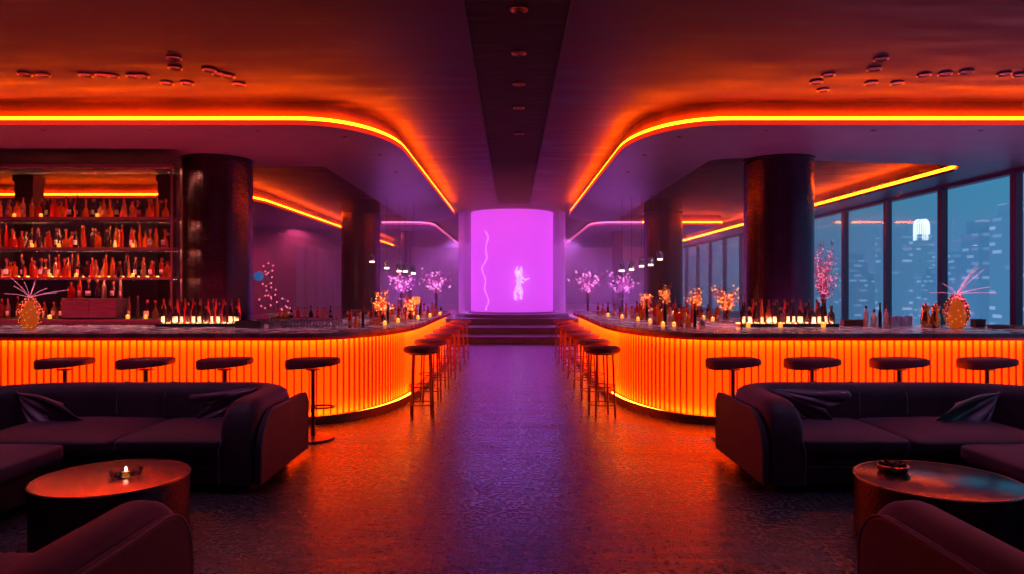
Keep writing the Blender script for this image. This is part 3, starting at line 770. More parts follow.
# ------------------------------------------------------------------ coffee tables
def table(X, Y, R, label, side):
    r = thing('coffee_table', label, 'coffee table', (X, Y, 0))
    b = MB(); b.lathe([(R-.06, .001), (R-.012, .012), (R-.010, .36), (R-.012, .385), (.3, .385), (.002, .385)], n=96); b.build('drum_body', M['tabledrum'], r)
    b = MB(); b.lathe([(.002, .386), (R-.012, .386), (R-.012, .398), (R-.02, .4), (.002, .4)], n=96); b.build('tabletop', M['tabletop' if side == 'left' else 'tabletop2'], r)
    b = MB(); b.tube([((R-.008)*math.cos(2*PI*i/96), (R-.008)*math.sin(2*PI*i/96), .394) for i in range(96)], .0075, 6, True); b.build('rim', M['rim'], r)
table(-2.66, 4.66, .48, 'round low drum table with orange reflections before the left sofa', 'left')
table(2.79, 4.60, .50, 'round low drum table with dark glossy top before the right sofa', 'right')
def ashtray(X, Y, label, lit):
    r = thing('glass_ashtray', label, 'ashtray', (X, Y, .4005))
    b = MB(); N = 24; vs = []
    prof = [(.085, .0), (.10, .02), (.105, .045), (.085, .048), (.065, .015), (.002, .012)]
    b.lathe(prof, n=12); b.build('bowl', M['clear'] if lit else M['rim'], r, smooth=False)
    if lit:
        b = MB(); b.lathe([(.02, .016), (.022, .03), (.001, .03)], n=12); b.build('tealight', M['wax'], r)
        b = MB(); b.ball((0, 0, .048), (.009, .009, .018), 8, 6); b.build('flame', M['glow_white'], r)
    else:
        b = MB()
        for k in range(5):
            a = k*1.26; b.tube([(.02*math.cos(a), .02*math.sin(a), .03), (.085*math.cos(a+.4), .085*math.sin(a+.4), .06)], .012, 6)
        b.build('ornament', M['dark'], r)
ashtray(-2.57, 4.66, 'small glass ashtray with a lit tealight on the left coffee table', True)
ashtray(2.60, 4.78, 'ornate dark ashtray on the right coffee table', False)

# ================================================================== BOTTLES
BK = {
 'tall': [(.001, 0), (.034, 0), (.036, .01), (.036, .19), (.030, .225), (.014, .25), (.013, .31), (.016, .312), (.016, .33), (.001, .33)],
 'round': [(.001, 0), (.040, 0), (.046, .02), (.048, .12), (.040, .17), (.016, .20), (.014, .25), (.019, .252), (.019, .275), (.001, .275)],
 'square': [(.001, 0), (.048, 0), (.050, .01), (.050, .16), (.045, .178), (.017, .19), (.016, .235), (.021, .237), (.021, .262), (.001, .262)],
 'slim': [(.001, 0), (.026, 0), (.027, .01), (.026, .20), (.013, .28), (.011, .36), (.013, .362), (.013, .378), (.001, .378)],
 'flask': [(.001, 0), (.050, 0), (.058, .03), (.054, .09), (.030, .15), (.013, .18), (.012, .26), (.024, .275), (.024, .30), (.001, .31)],
}
PROTO = {}
def bottle_proto(kind, glass, label):
    key = (kind, glass, label)
    if key in PROTO: return PROTO[key], False
    r = thing('bottle', 'x', 'bottle')
    pr = BK[kind]; n = 4 if kind == 'square' else 10
    b = MB(); 
    if kind == 'square':
        b.lathe(pr[:5]+[(pr[5][0]*1.2, pr[5][1])]+[(.001, pr[5][1]+.001)], n=4)
        b.v = [(x*math.cos(PI/4)-y*math.sin(PI/4), x*math.sin(PI/4)+y*math.cos(PI/4), z) for x, y, z in b.v]
        b.lathe(pr[5:8]+[(.001, pr[7][1])], n=10)
    else: b.lathe(pr[:-1], n=12)
    b.build('body', M[glass], r)
    b = MB(); z = pr[-1][1]; rr = pr[-2][0]*1.08; b.lathe([(rr, z-.045), (rr, z+.002), (.001, z+.003)], n=10); b.build('cap', M['cap'], r)
    if label:
        b = MB(); R = max(p[0] for p in pr)
        if kind == 'square': R = .0365; b.box(-.028, .028, -R-.0015, -R+.002, .035, .125)
        else:
            rows = []
            for z in (.045, .125):
                rad = R*1.02
                rows.append([(rad*math.cos(-PI/2+a*.2), rad*math.sin(-PI/2+a*.2), z) for a in range(-4, 5)])
            b.ribbon(rows)
        b.build('label', M['label'], r)
    PROTO[key] = r; return r, True
nbot = 0
def bottle(kind, glass, label, loc, text, group, sc=1.0):
    global nbot; nbot += 1
    p, first = bottle_proto(kind, glass, label)
    return place(p, first, loc, random.uniform(-.25, .25), text, group, sc)
GN = {'b_dark': 'dark', 'b_amber': 'amber', 'b_red': 'red', 'b_clear': 'pale'}
KN = {'tall': 'straight', 'round': 'stout', 'square': 'square', 'slim': 'slender', 'flask': 'long-necked'}
def votive(X, Y, Z, text, group, sc=1):  # small glows added among the bottles, in place of backlit liquor
    global vot0
    if vot0 is None:
        r = thing('added_votive', text, 'candle', (X, Y, Z))
        b = MB(); b.lathe([(.001, 0), (.028, 0), (.032, .06), (.029, .06), (.026, .012), (.001, .01)], n=12); b.build('glass_cup', M['wax'], r)
        b = MB(); b.ball((0, 0, .045), (.010, .010, .022), 8, 6); b.build('flame', M['flame'], r); vot0 = r
    else: r = copy_tree(vot0); r.location = (X, Y, Z)
    r.scale = (sc, sc, sc); r['label'] = text; r['group'] = group; return r
vot0 = None

# ------------------------------------------------------------------ left back bar with shelves lit by added strips
sh = thing('bottle_shelving', 'tall metal-framed bottle shelving behind the left bar', 'shelving', (0, 0, 0))
X0, X1 = -9.4, -5.72
ZSH = [1.83, 2.33, 2.84]
for z in ZSH:
    b = MB(); b.box(X0, X1, 11.78, 12.12, z-.028, z); b.box(X0, X1, 11.76, 11.78, z-.045, z); o = b.build('shelf', M['shelf'], sh, smooth=False)
    b = MB(); b.box(X0+.02, X1-.15, 11.784, 11.80, z-.040, z-.029); b.build('led_strip', M['shelf_fill_led'], o, smooth=False)
    b = MB(); b.box(X0+.02, X1-.15, 12.085, 12.115, z+.001, z+.016); b.build('led_strip', M['back_fill_led'], o, smooth=False)
b = MB(); b.box(X0, X1, 11.76, 12.12, 3.70, 3.73); b.build('top_rail', M['shelf'], sh, smooth=False)
b = MB(); b.box(X0+.02, X1-.02, 11.79, 11.80, 3.688, 3.698); b.build('led_strip', M['shelf_fill_led'], sh, smooth=False)
b = MB(); b.box(X0, X1, 11.755, 11.775, 3.675, 3.73); b.build('front_lip', M['shelf'], sh, smooth=False)
for X in (X1, X0):
    b = MB(); b.box(X-.02, X+.012, 11.76, 11.79, 1.132, 3.73); b.box(X-.02, X+.012, 12.1, 12.13, 1.132, 3.73); b.build('upright', M['shelf'], sh, smooth=False)
b = MB(); b.box(X0, X1, 12.135, 12.14, 1.14, 3.7); b.build('glass_back', M['shelfglass'], sh, smooth=False)
bk = thing('back_bar_cabinet', 'low dark back bar cabinet under the bottle shelves', 'cabinet', (0, 0, 0))
b = MB(); b.box(X0, X1+.05, 11.55, 12.2, .001, 1.08); b.build('body', M['cabinet'], bk, smooth=False)
b = MB(); b.box(X0, X1+.07, 11.5, 12.22, 1.081, 1.13); b.build('countertop', M['cabinet'], bk, smooth=False, bevel=.005)
b = MB(); b.box(-7.47, -6.55, 11.6, 12.0, 1.131, 1.47); b.box(-7.45, -7.02, 11.59, 11.6, 1.15, 1.45); b.box(-7.0, -6.57, 11.59, 11.6, 1.15, 1.45)
tag(b.build('wooden_cabinet', M['cabinet'], smooth=False, bevel=.004), 'low dark two-door box standing on the back bar under the bottles', 'cabinet')
SN = {3: 'top', 2: 'second', 1: 'third', 0: 'bottom'}
def shelf_row(xa, xb, z, Y, step, where, h=1.0, white=.28):
    X = xa
    while X < xb:
        k = random.choice(['tall', 'tall', 'slim', 'round', 'square', 'flask'])
        g = random.choices(['b_dark', 'b_red', 'b_amber', 'b_clear'], [4, 4, 3.4, 1.3])[0]
        lab = random.random() < white
        if g == 'b_dark' and random.random() < .35: lab = True
        sc = h*random.uniform(.85, 1.1)
        txt = '%s %s bottle%s %s' % (KN[k], GN[g], ' with pale label' if lab else '', where)
        bottle(k, g, lab, (X, Y+random.uniform(-.02, .02), z+.0005), txt, '%s %s bottles %s' % (KN[k], GN[g], where))
        X += step*random.uniform(.85, 1.3)
for j, z in enumerate(ZSH[::-1]):
    w = ['on the top shelf behind the left bar', 'on the middle shelf behind the left bar', 'on the lowest shelf behind the left bar'][j]
    shelf_row(-8.7, X1-.12, z, 11.87, .128, w)
    shelf_row(-8.80, X1-.13, z, 12.02, .19, w+', rear row', 1.12, .1)
    for X in [-8.4, -7.95, -7.0, -6.7][:3+j % 2]:
        votive(X+.3*j, 11.815, z+.0005, 'added glowing votive among the bottles '+w, 'added votives '+w, .9)
w = 'on the back bar top under the shelves'
shelf_row(-8.75, -7.55, 1.1305, 11.85, .12, w); shelf_row(-6.45, -5.8, 1.1305, 11.8, .13, w)
shelf_row(-7.42, -6.6, 1.4705, 11.8, .13, 'on the low dark box under the shelves', .95)
for X in (-8.6, -8.0, -7.7, -6.4, -6.1): votive(X, 11.66, 1.1305, 'added glowing votive '+w, 'added votives '+w)
# slim light lines added to light the labels and bottles
def onbar(px, py, z=1.1): d = F*(EYE-z)/(py-287); return ((px-512)*d/F, d)
def tray_with_fill(xa, xb, y0, y1, z, text):
    r = thing('bottle_tray', text, 'tray', (0, 0, 0))
    b = MB(); b.box(xa, xb, y0, y1, z, z+.018); b.box(xa, xb, y0-.012, y0, z, z+.045); b.box(xa, xb, y1, y1+.012, z, z+.045)
    b.build('tray_body', M['cabinet'], r, smooth=False, bevel=.003)
    b = MB(); b.box(xa+.01, xb-.01, y0+.002, y0+.010, z+.030, z+.040); b.build('led_strip', M['shelf_fill_led'], r, smooth=False)
    b = MB(); b.box(xa+.01, xb-.01, y1-.012, y1-.002, z+.030, z+.044); b.build('led_strip', M['back_fill_led'], r, smooth=False)
    return z+.0185
# left front bottle tray  (x 162..240)
zt = tray_with_fill(-5.02, -3.87, 9.86, 10.12, 1.1005, 'long dark lit tray of bottles on the left bar, below the big column')
w = 'in the long tray on the left bar'
for i in range(13):
    X = -4.96+i*.087; k = ['tall', 'tall', 'round', 'slim', 'tall'][i % 5]
    bottle(k, 'b_dark', i % 3 != 1, (X, 9.97, zt), '%s dark bottle %s %s' % (KN[k], 'with glowing white label' if i % 3 != 1 else 'without label', w), '%s dark bottles %s' % (KN[k], w), .98)
for i in range(10):
    X = -4.92+i*.11; bottle('slim', 'b_red', False, (X, 10.07, zt), 'slender red bottle in the rear row of the long tray on the left bar', 'rear bottles '+w, .98)
# right front bottle tray (x 740..832)
zt = tray_with_fill(3.22, 4.60, 9.84, 10.10, 1.1005, 'long dark lit tray of bottles on the right bar, below the big column')
w = 'in the long tray on the right bar'
for i in range(15):
    X = 3.28+i*.090; k = ['tall', 'square', 'tall', 'slim', 'round'][i % 5]; g = 'b_amber' if i in (3, 4) else 'b_dark'
    bottle(k, g, i % 4 != 2, (X, 9.95, zt), '%s %s bottle %s %s' % (KN[k], GN[g], 'with glowing white label' if i % 4 != 2 else 'without label', w), '%s %s bottles %s' % (KN[k], GN[g], w), .98)
for i in range(11):
    X = 3.34+i*.115; bottle('slim', 'b_red' if i % 2 else 'b_dark', False, (X, 10.05, zt), 'slender %s bottle, rear row of the long tray on the right bar' % ('red' if i % 2 else 'dark'), 'rear bottles '+w, .95)
for X in (3.3, 3.75, 4.35):
    votive(X, 9.78, 1.1005, 'added glowing votive before the long tray on the right bar', 'added votives before the right tray')

# ------------------------------------------------------------------ glasses, jars, boxes
def tumbler_proto():
    r = thing('cocktail_glass', 'x', 'glass'); b = MB()
    b.lathe([(.032, .0), (.040, .11), (.037, .11), (.030, .012), (.001, .012)], n=14); b.build('glass_bowl', M['tumbler'], r); return r
def wine_proto():
    r = thing('stem_glass', 'x', 'glass'); b = MB()
    b.lathe([(.035, 0), (.034, .004), (.005, .01), (.004, .09), (.025, .11), (.040, .15), (.036, .21), (.033, .21), (.036, .15), (.02, .115), (.001, .108)], n=14); b.build('glass_bowl', M['tumbler'], r); return r
tp, wp = tumbler_proto(), wine_proto(); tf = wf = True
def tumbler(px, py, txt, grp, sc=1):
    global tf
    X, Y = onbar(px, py); place(tp, tf, (X, Y, 1.1005), 0, txt, grp, sc); tf = False
def wine(px, py, txt, grp, sc=1):
    global wf
    X, Y = onbar(px, py); place(wp, wf, (X, Y, 1.1005), 0, txt, grp, sc); wf = False
for i in range(12): tumbler(271+i*6.3, 328.6-(i % 2)*1.4, 'small tumbler in the cluster at the left bar\'s glass rack', 'tumblers at the left glass rack', .95)
for i in range(11): wine(346+i*3.4, 325.5-(i % 3)*1.1, 'stem glass in the cluster where the left bar bends', 'stem glasses at the left bend')
def glass_rack(xa, xb, y0, y1, z, txt, rows_=2):
    r = thing('glass_rack', txt, 'rack', (0, 0, 0)); b = MB()
    for k in range(rows_+1):
        zz = z+.003+k*.11; b.box(xa, xb, y0, y1, zz, zz+.012)
    b.build('shelf_tier', M['cabinet'], r, smooth=False)
    b = MB()
    for X in (xa, (xa+xb)/2, xb):
        for Y in (y0+.01, y1-.01): b.box(X-.006, X+.006, Y-.006, Y+.006, z, z+.11*rows_+.015)
    b.build('rack_posts', M['leg'], r, smooth=False); return r
glass_rack(-3.42, -2.55, 9.95, 10.2, 1.1005, 'low bottle rack standing on the left bar beyond the tumblers', 1)
w = 'on the low rack of the left bar'
for i in range(9):
    bottle(['round', 'square', 'flask'][i % 3], ['b_red', 'b_amber', 'b_dark'][i % 3], i % 2 == 0, (-3.36+i*.094, 10.07, 1.1005+.126), '%s %s bottle %s' % (KN[['round', 'square', 'flask'][i % 3]], GN[['b_red', 'b_amber', 'b_dark'][i % 3]], w), '%s bottles %s' % (GN[['b_red', 'b_amber', 'b_dark'][i % 3]], w), .55)
def boxy(name, px, py, w_, d_, h_, mt, txt, cat):
    X, Y = onbar(px, py); b = MB(); b.box(-w_/2, w_/2, -d_/2, d_/2, 0, h_); b.box(-w_/2-.006, w_/2+.006, -d_/2-.006, d_/2+.006, h_*.8, h_)
    return tag(b.build(name, mt, smooth=False, bevel=.004, loc=(X, Y, 1.1005)), txt, cat)
boxy('napkin_box', 250, 328, .34, .16, .10, M['shelf'], 'low box of napkins beside the long tray on the left bar', 'box')
boxy('menu_box', 281, 325.6, .30, .10, .17, M['label'], 'pale upright menu box among the tumblers on the left bar', 'box')
boxy('bar_caddy', 848, 326, .17, .14, .09, M['shelf'], 'low red caddy just right of the bottles on the right bar, left of two', 'box')
boxy('bar_caddy', 859.5, 326, .16, .14, .09, M['shelf'], 'low red caddy beside the small bottles on the right bar, right of two', 'box')
boxy('dark_box', 978, 327, .14, .12, .11, M['cabinet'], 'small dark box right of the glowing vase on the right bar', 'box')
boxy('low_dish', 998, 328.5, .22, .12, .05, M['shelf'], 'low flat dish at the right end of the right bar', 'dish')
boxy('low_dish', 1016, 328.5, .14, .12, .045, M['rim'], 'small bronze dish at the frame edge of the right bar', 'dish')
boxy('lamp_box', 401, 320.5, .20, .12, .20, M['shelfglass'], 'pale glass box on the left bar side, behind the bend', 'box')
for px, k, g in ((866, 'tall', 'b_clear'), (874, 'round', 'b_clear'), (880, 'slim', 'b_dark'), (886, 'tall', 'b_clear')):
    X, Y = onbar(px, 327.2); bottle(k, g, False, (X, Y, 1.1005), 'small %s %s bottle standing by the caddies on the right bar' % (KN[k], GN[g]), 'small bottles by the caddies', .9)
for i, px in enumerate((892, 897, 903, 909)): tumbler(px, 327-(i % 2), 'clear tumbler between the small bottles and golden jars on the right bar', 'tumblers by the golden jars', 1.3)
def jar(px, txt):
    X, Y = onbar(px, 327); r = thing('gold_shaker', txt, 'shaker', (X, Y, 1.1005)); b = MB()
    b.lathe([(.001, 0), (.058, 0), (.062, .04), (.066, .13), (.045, .20), (.040, .23), (.062, .27), (.060, .29), (.04, .30), (.001, .302)], n=18); b.build('body', M['b_gold'], r)
    b = MB(); b.lathe([(.012, .302), (.02, .33), (.001, .345)], n=10); b.build('finial', M['b_gold'], r)
jar(925.5, 'golden hourglass-shaped shaker on the right bar, left of the pair'); jar(939-3.5, 'golden hourglass-shaped shaker on the right bar, right of the pair beside the vase')

# faceted glowing vases with bead sprigs
def egg_vase(X, Y, Z, txt, h=.50, R=.155, rays=(), sc=1.0, bead='pinkbead', tw='twinkle'):
    r = thing('pineapple_vase', txt, 'vase', (X, Y, Z)); b = MB()
    rows = []; N = 20; K = 13
    for j in range(K+1):
        v = j/K; z = h*v; rad = R*(math.sin(PI*(.10+.83*v**.92)))**.75
        if j == K: rad = R*.38
        rows.append([((rad*(1+.045*(1 if (k+j) % 2 else -1)))*math.cos(2*PI*(k+.5*(j % 2))/N), (rad*(1+.045*(1 if (k+j) % 2 else -1)))*math.sin(2*PI*(k+.5*(j % 2))/N), z) for k in range(N)])
    b.ribbon(rows, True); b.add(rows[0], [list(range(N))]); b.build('cut_glass_body', M['vase'], r, smooth=False)
    b = MB(); b.lathe([(.001, .02), (R*.45, .03), (R*.62, h*.3), (R*.5, h*.6), (R*.2, h*.85), (.001, h*.87)], n=12); b.build('inner_lamp', M['vasecore'], r)
    # beading in glowing spirals, added as highlights on the glass
    b = MB()
    for s_ in range(8):
        for j in range(12):
            if random.random() < .35: continue
            v = .05+.9*j/11; a = s_*2*PI/8+j*.32; rad = R*(math.sin(PI*(.10+.83*v**.92)))**.75*1.03
            b.ball((rad*math.cos(a), rad*math.sin(a), h*v), .005, 5, 3)
    tag(b.build('glint_studs', M['twinkle_o'], r), kind='stuff')
    for (dx, dz, ln) in rays:
        b = MB(); a = Vector((0, 0, h)); e_ = Vector((dx, random.uniform(-.12, .12), h+dz)); 
        b.tube([tuple(a), tuple(a.lerp(e_, .5)+Vector((0, 0, .015))), tuple(e_)], .0012, 4)
        m = int((e_-a).length/.028)
        for k in range(m):
            p = a.lerp(e_, (k+1)/m)+Vector((0, 0, .015*math.sin(PI*(k+1)/m))); b.ball(tuple(p), random.uniform(.002, .0062), 5, 3)
        b.build('beaded_sprig', M[tw], r)
    return r
X, Y = onbar(956.5, 328.5)
egg_vase(X, Y, 1.1005, 'glowing amber cut-glass vase with pink beaded sprigs on the right bar', .46, .155,
         [(.52, .02, 0), (.42, .10, 0), (.40, .34, 0), (.30, .40, 0), (.22, .36, 0), (-.35, .02, 0), (-.18, .15, 0), (.12, .20, 0), (-.1, .1, 0), (.3, .06, 0), (.18, .27, 0)])
X, Y = onbar(30, 329)
egg_vase(X, Y, 1.1005, 'glowing amber cut-glass vase with pink beaded sprigs on the left bar', .42, .14,
         [(.45, .10, 0), (.40, .06, 0), (.15, .22, 0), (-.28, .26, 0), (-.22, .15, 0), (.1, .18, 0), (-.08, .2, 0), (.25, .12, 0), (-.3, .05, 0)])

# blossom branches: countable arrangements
def branches(X, Y, Z, txt, H, spread, n, bead, tw, vz=.18, leaf=5, seed=1, br=1.0):
    rnd = random.Random(seed)
    r = thing('blossom_arrangement', txt, 'floral arrangement', (X, Y, Z))
    b = MB(); b.lathe([(.001, 0), (.05, 0), (.06, .05), (.045, vz-.03), (.03, vz), (.024, vz), (.035, .05), (.001, .02)], n=14); b.build('vase', M['vase'], r)
    bt, bb, bw = MB(), MB(), MB()
    for i in range(n):
        a = rnd.uniform(0, 2*PI); q = rnd.uniform(.2, 1)*spread; hh = H*rnd.uniform(.5, 1)
        p0_ = Vector((0, 0, vz-.05)); p3 = Vector((q*math.cos(a), q*math.sin(a)*.6, hh)); p1_ = Vector((q*.25*math.cos(a), q*.2*math.sin(a), hh*.55))
        pts = []
        for k in range(9):
            t = k/8; p = p0_*(1-t)**2+p1_*2*t*(1-t)+p3*t*t; p += Vector((rnd.uniform(-1, 1), rnd.uniform(-1, 1), rnd.uniform(-1, 1)))*.012*t; pts.append(p)
        bt.tube([tuple(p) for p in pts], [.005-.0005*k for k in range(9)], 4)
        for k in range(3, 9):
            for _ in range(leaf):
                d = Vector((rnd.gauss(0, 1), rnd.gauss(0, 1), rnd.gauss(0, 1)))*.035
                (bw if rnd.random() < .22 else bb).ball(tuple(pts[k]+d*br**.5), rnd.uniform(.006, .015)*br, 5, 3)
    bt.build('branches', M['twig'], r); tag(bb.build('blossoms', M[bead], r), kind='stuff'); tag(bw.build('fairy_lights', M[tw], r), kind='stuff')
    return r
# left of aisle
X, Y = onbar(382, 322); branches(X, Y, 1.1005, 'glowing orange blossom arrangement on the left bar where it bends', .52, .22, 16, 'orangebead', 'twinkle_o', seed=2)
# far ones by the drum stand on the stage
for sx_, s_ in ((-1, 'left'), (1, 'right')):
    for j, (xx, yy) in enumerate(((2.6, 24.0), (3.95, 25.0))):
        r = thing('flower_stand', 'tall slim stand under the violet blossoms on the %s of the drum, %s' % (s_, 'inner of two' if j == 0 else 'outer of two'), 'stand', (sx_*xx, yy, .6005)); b = MB()
        b.lathe([(.001, 0), (.2, 0), (.2, .03), (.04, .05), (.04, .62), (.16, .65), (.001, .65)], n=20); b.build('pedestal', M['dark'], r)
        branches(sx_*xx, yy, 1.2515, 'cloud of violet-pink blossom branches %s of the drum, %s' % (s_, 'nearer the drum' if j == 0 else 'farther from the drum'), .95, .66, 26, 'violetbead', 'twinkle_v', .22, 2, seed=11+j+5*sx_, br=2.6)
# right back counter with arrangements and bottles
rb = thing('back_counter', 'dark back counter running away behind the right bar', 'counter', (0, 0, 0))
b = MB(); b.box(3.45, 4.15, 12.0, 19.5, .001, 1.02); b.build('body', M['cabinet'], rb, smooth=False)
b = MB(); b.box(3.40, 4.2, 11.95, 19.55, 1.021, 1.07); b.build('countertop', M['stone'], rb, smooth=False, bevel=.005)
w = 'on the back counter behind the right bar'
for i in range(26):
    Y = 12.3+i*.27; k = ['tall', 'round', 'square'][i % 3]; g = ['b_amber', 'b_red', 'b_amber', 'b_dark'][i % 4]
    bottle(k, g, i % 3 == 0, (3.62+.05*(i % 2), Y, 1.0705), '%s %s bottle %s' % (KN[k], GN[g], w), '%s bottles %s' % (GN[g], w), .8)
for i in range(11): votive(3.5, 12.2+i*.6, 1.0705, 'added glowing votive '+w, 'added votives '+w, 1.0)
branches(3.85, 12.6, 1.0705, 'tall glowing orange blossoms left of the big column behind the right bar', .62, .30, 22, 'orangebead', 'twinkle_o', seed=3)
branches(3.85, 14.6, 1.0705, 'orange blossoms in the middle of the back counter behind the right bar', .60, .26, 18, 'orangebead', 'twinkle_o', seed=4)
branches(3.85, 17.4, 1.0705, 'orange blossoms at the far end of the back counter behind the right bar', .65, .26, 16, 'orangebead', 'twinkle_o', seed=5)
# tall pink branches right of the column stand on the floor behind the right bar
r = thing('plant_stand', 'slim dark stand behind the right bar, right of the big column', 'stand', (5.95, 13.3, .001)); b = MB(); b.lathe([(.001, 0), (.22, 0), (.22, .03), (.05, .06), (.05, 1.0), (.2, 1.04), (.001, 1.05)], n=20); b.build('pedestal', M['dark'], r)
branches(5.90, 13.3, 1.0515, 'tall pink blossom branches rising right of the big column', 1.45, .34, 26, 'pinkbead', 'twinkle', .25, 7, seed=6)
# red curly branches left of col 2 (x 258-285)
r = thing('plant_stand', 'slim dark stand behind the left bar, right of the big column', 'stand', (-4.80, 14.5, .001)); b = MB(); b.lathe([(.001, 0), (.2, 0), (.2, .03), (.05, .06), (.05, 1.0), (.18, 1.04), (.001, 1.05)], n=20); b.build('pedestal', M['dark'], r)
r = thing('curled_branch_sculpture', 'curling red branches with small lights right of the left big column', 'branch sculpture', (-4.80, 14.5, 1.0515))
bt, bw = MB(), MB()
for (x0_, z0_, rad) in ((-.28, .75, .12), (-.18, .5, .10), (.05, .25, .12), (-.3, .3, .13), (.12, .12, .09), (-.24, 1.0, .1)):
    pts = [(0, 0, 0), (x0_*.4, 0, z0_*.5)]+[(x0_+rad*math.cos(a*.55), .03*math.sin(a), z0_+rad*math.sin(a*.55)) for a in range(-3, 8)]
    bt.tube(pts, .008, 5)
    for p in pts[2::2]: bw.ball(p, .018, 6, 4)
bt.build('branches', M['twig'], r); bw.build('fairy_lights', M['twinkle'], r)
b = MB(); b.ball((0, 0, 0), (.10, .10, .10), 20, 14); o = b.build('blue_globe', M['blue'], r, loc=(-.44, -.02, .83)); o['label'] = 'small blue glass globe'
b = MB(); b.tube([(-.44, -.02, .74), (-.3, 0, .4), (0, 0, 0)], .006, 5); b.build('globe_stem', M['twig'], r)

# side runs of bottles along the aisle-side worktops
def cluster(pts, where, white=.3):
    for i, (px, py, sc) in enumerate(pts):
        X, Y = onbar(px, py); k = ['tall', 'round', 'slim', 'flask', 'square'][i % 5]; g = ['b_red', 'b_amber', 'b_dark', 'b_clear', 'b_red', 'b_amber', 'b_amber'][i % 7]; lab = i % 3 == 0
        bottle(k, g, lab, (X, Y, 1.1005), '%s %s bottle %s%s' % (KN[k], GN[g], 'with pale label ' if lab else '', where), '%s bottles %s' % (GN[g], where), sc)
cluster([(372, 324.5, .8), (379, 324.5, .7), (388, 323.6, .8), (394, 322, .9), (392, 319.2, .9)], 'around the orange blossoms on the left bar')
cluster([(412, 318, .75), (416, 317.6, .8), (420, 317.2, .7), (424, 316.6, .8), (428, 316, .7), (432, 315.2, .75), (414, 316, .8), (421, 315.4, .8), (436, 314.6, .7), (441, 314, .6)], 'along the far side of the left bar')
cluster([(655, 324.5, .95), (660, 325, 1.0), (665, 325, .95), (671, 325, 1.0), (677, 325.2, .95), (658, 322, 1), (668, 322, 1.0), (675, 322.5, 1)], 'in the tight cluster where the right bar bends')
cluster([(637, 319.5, .95), (642, 320, .9), (647, 320.4, .95), (651, 321, .9), (640, 317.6, 1), (646, 318, 1)], 'in the group before the bend of the right bar')
cluster([(598, 314.2, .7), (603, 314.7, .75), (608, 315.2, .7), (614, 315.8, .75), (620, 316.4, .7), (626, 317, .75), (632, 318, .75)], 'along the far side of the right bar')
cluster([(350, 328, .8), (356, 328, .7), (363, 327, .8), (402, 321.4, .85), (406, 320.2, .85), (384, 320.6, .9), (376, 321.5, .9), (399, 318.4, .9)], 'loosely spread where the left bar bends')
cluster([(681, 327, .85), (688, 327.4, .8), (695, 327.6, .85), (702, 328, .8), (664, 319.5, 1), (655, 318.8, .9), (684, 322.6, .9), (692, 323, .9)], 'loosely spread just past the bend of the right bar')
branches(*onbar(645, 317), 1.1005, 'small glowing orange blossoms on the side of the right bar', .42, .16, 12, 'orangebead', 'twinkle_o', seed=21)
branches(*onbar(410, 319.3), 1.1005, 'small glowing orange blossoms on the side of the left bar', .38, .15, 12, 'orangebead', 'twinkle_o', seed=22)
for px, py in ((385, 325), (398, 322.2), (418, 318.9), (430, 316.6), (440, 314.9)):
    X, Y = onbar(px, py); votive(X, Y, 1.1005, 'added glowing votive along the side of the left bar', 'added votives on the side of the left bar', .9)
for px, py in ((663, 326), (650, 322.6), (638, 320.8), (622, 318), (608, 316.4), (674, 326.2)):
    X, Y = onbar(px, py); votive(X, Y, 1.1005, 'added glowing votive along the side of the right bar', 'added votives on the side of the right bar', .9)
# small amber lantern left (x 416, y 298)
X, Y = -2.55, 18.6
r = thing('table_lantern', 'small square amber lantern on a slim post behind the left bar', 'lantern', (X, Y, .001)); b = MB(); b.lathe([(.12, 0), (.12, .02), (.015, .04), (.015, 1.2), (.001, 1.2)], n=12); b.build('post', M['dark'], r)
b = MB(); b.box(-.10, .10, -.06, .06, 1.2, 1.4); b.build('lamp_shade', M['sconce'], r, smooth=False)

# ------------------------------------------------------------------ pendants
def pendant_proto():
    r = thing('pendant_lamp', 'x', 'pendant lamp'); b = MB(); b.tube([(0, 0, 0), (0, 0, -1.52)], .004, 5); b.build('cord', M['dark'], r)
    b = MB(); b.lathe([(.02, -1.50), (.075, -1.54), (.08, -1.70), (.076, -1.70), (.07, -1.55), (.015, -1.515)], n=16); b.build('glass_shade', M['tumbler'], r)
    b = MB(); b.lathe([(.001, -1.735), (.062, -1.735), (.062, -1.69), (.001, -1.69)], n=14); b.build('bulb', M['glow_white'], r); return r
pp = pendant_proto(); first = True
PL = [(372, 262), (385, 268), (396, 271), (401, 271), (408, 273)]; PR = [(622, 271), (630, 270), (638, 267), (645, 266), (652, 261)]
for side, L in (('left', PL), ('right', PR)):
    for i, (px, py) in enumerate(L):
        d = 18.5; X = (px-512)*d/F; z = EYE+(287-py)*d/F
        place(pp, first, (X, d+.25*i*(1 if side == 'left' else -1), 4.0), 0, 'small glass pendant lamp in the %s cluster, %s from the left' % (side, ['first', 'second', 'third', 'fourth', 'fifth'][i]), 'pendant lamps on the %s' % side, (1, 1, (4.0-z)/1.72)); first = False

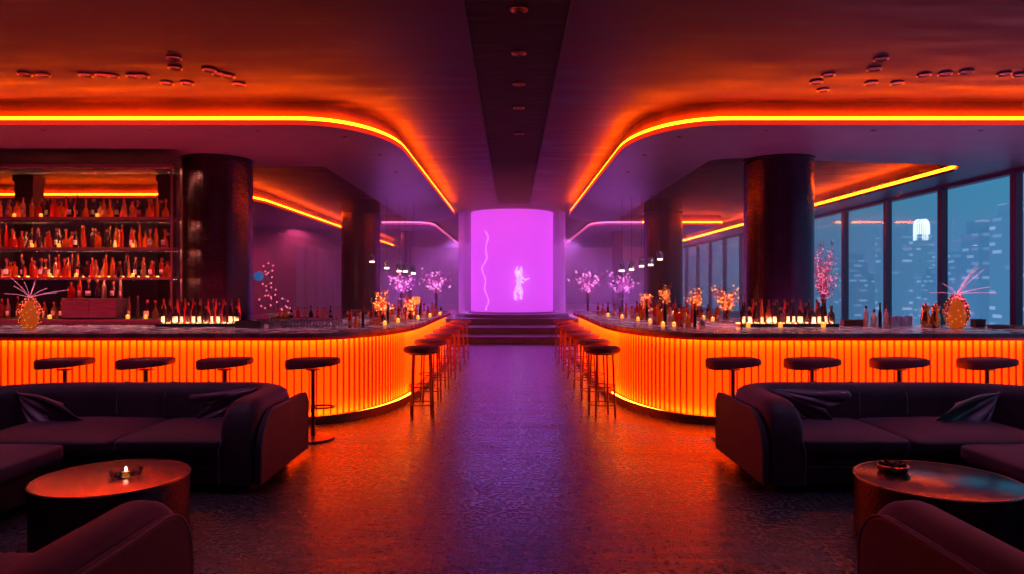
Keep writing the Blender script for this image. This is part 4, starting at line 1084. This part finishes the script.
# ================================================================== CITY OUTSIDE
def tower(X, Y, w_, d_, h_, mt, txt, crown=False):
    r = thing('tower_block', txt, 'building', (X, Y, -60)); b = MB(); b.box(-w_/2, w_/2, -d_/2, d_/2, 0, h_); b.box(-w_*.38, w_*.38, -d_*.38, d_*.38, h_, h_+6)
    uv = lambda co, no: ((co.x if abs(no.y) > .5 else co.y), co.z)
    b.build('walls', M[mt], r, smooth=False, uv=uv)
    if crown:
        b = MB(); R = w_*.42
        for k in range(26):
            a = 2*PI*k/26; c, s_ = math.cos(a), math.sin(a)
            b.tube([(R*c, R*s_, h_+1), (R*c, R*s_, h_+w_*.95), (R*.86*c, R*.86*s_, h_+w_*1.2), (R*.6*c, R*.6*s_, h_+w_*1.32)], w_*.022, 5)
        o = b.build('lit_crown', M['crown'], r); o['label'] = 'rounded crown of white lights'
def t_at(px0, px1, ytop, dist, mt, txt, crown=False):
    X0_, X1_ = (px0-512)*dist/F, (px1-512)*dist/F; ztop = EYE+(287-ytop)*dist/F
    tower((X0_+X1_)/2, dist+(X1_-X0_)/2, (X1_-X0_), (X1_-X0_), ztop+60, mt, txt, crown)
t_at(918, 935, 241, 620, 'city1', 'distant slim tower with a rounded white-lit crown outside the windows', True)
t_at(888, 913, 236, 420, 'city1', 'hazy tower with lit floors left of the crowned tower')
t_at(848, 868, 262, 480, 'city2', 'low hazy tower outside between the second and third windows')
t_at(980, 1010, 232, 330, 'city2', 'darker stepped tower at the right outside the windows')
t_at(957, 985, 262, 400, 'city2', 'mid-height hazy block right of the crowned tower')
t_at(1018, 1060, 214, 300, 'city1', 'tall hazy block at the right edge of the view')
t_at(935, 958, 275, 520, 'city2', 'low hazy block behind the glowing vase')
t_at(820, 846, 275, 600, 'city1', 'low distant block just right of the big column')
t_at(866, 892, 280, 560, 'city2', 'low distant block behind the small bottles')
t_at(690, 716, 262, 700, 'city2', 'distant block seen left of the right big column')
t_at(722, 742, 252, 640, 'city1', 'distant taller block seen beside the right big column')

# ================================================================== HAZE in the hall
hz = bpy.data.materials.new('bar_haze'); hz.use_nodes = True
n_, l_ = hz.node_tree.nodes, hz.node_tree.links; n_.clear()
o_ = n_.new('ShaderNodeOutputMaterial'); vs_ = n_.new('ShaderNodeVolumeScatter'); vs_.inputs['Density'].default_value = .034; vs_.inputs['Color'].default_value = (.9, .85, 1, 1)
vs_.inputs['Anisotropy'].default_value = .0
l_.new(vs_.outputs[0], o_.inputs['Volume'])
b = MB(); b.box(XL+.02, XW-.15, 14.8, YB-.2, .01, 4.34); o = b.build('haze', hz, smooth=False); tag(o, 'thin violet haze filling the hall', 'haze', kind='stuff')
print('bottles', nbot, 'objects', len(bpy.data.objects))
both_sides()
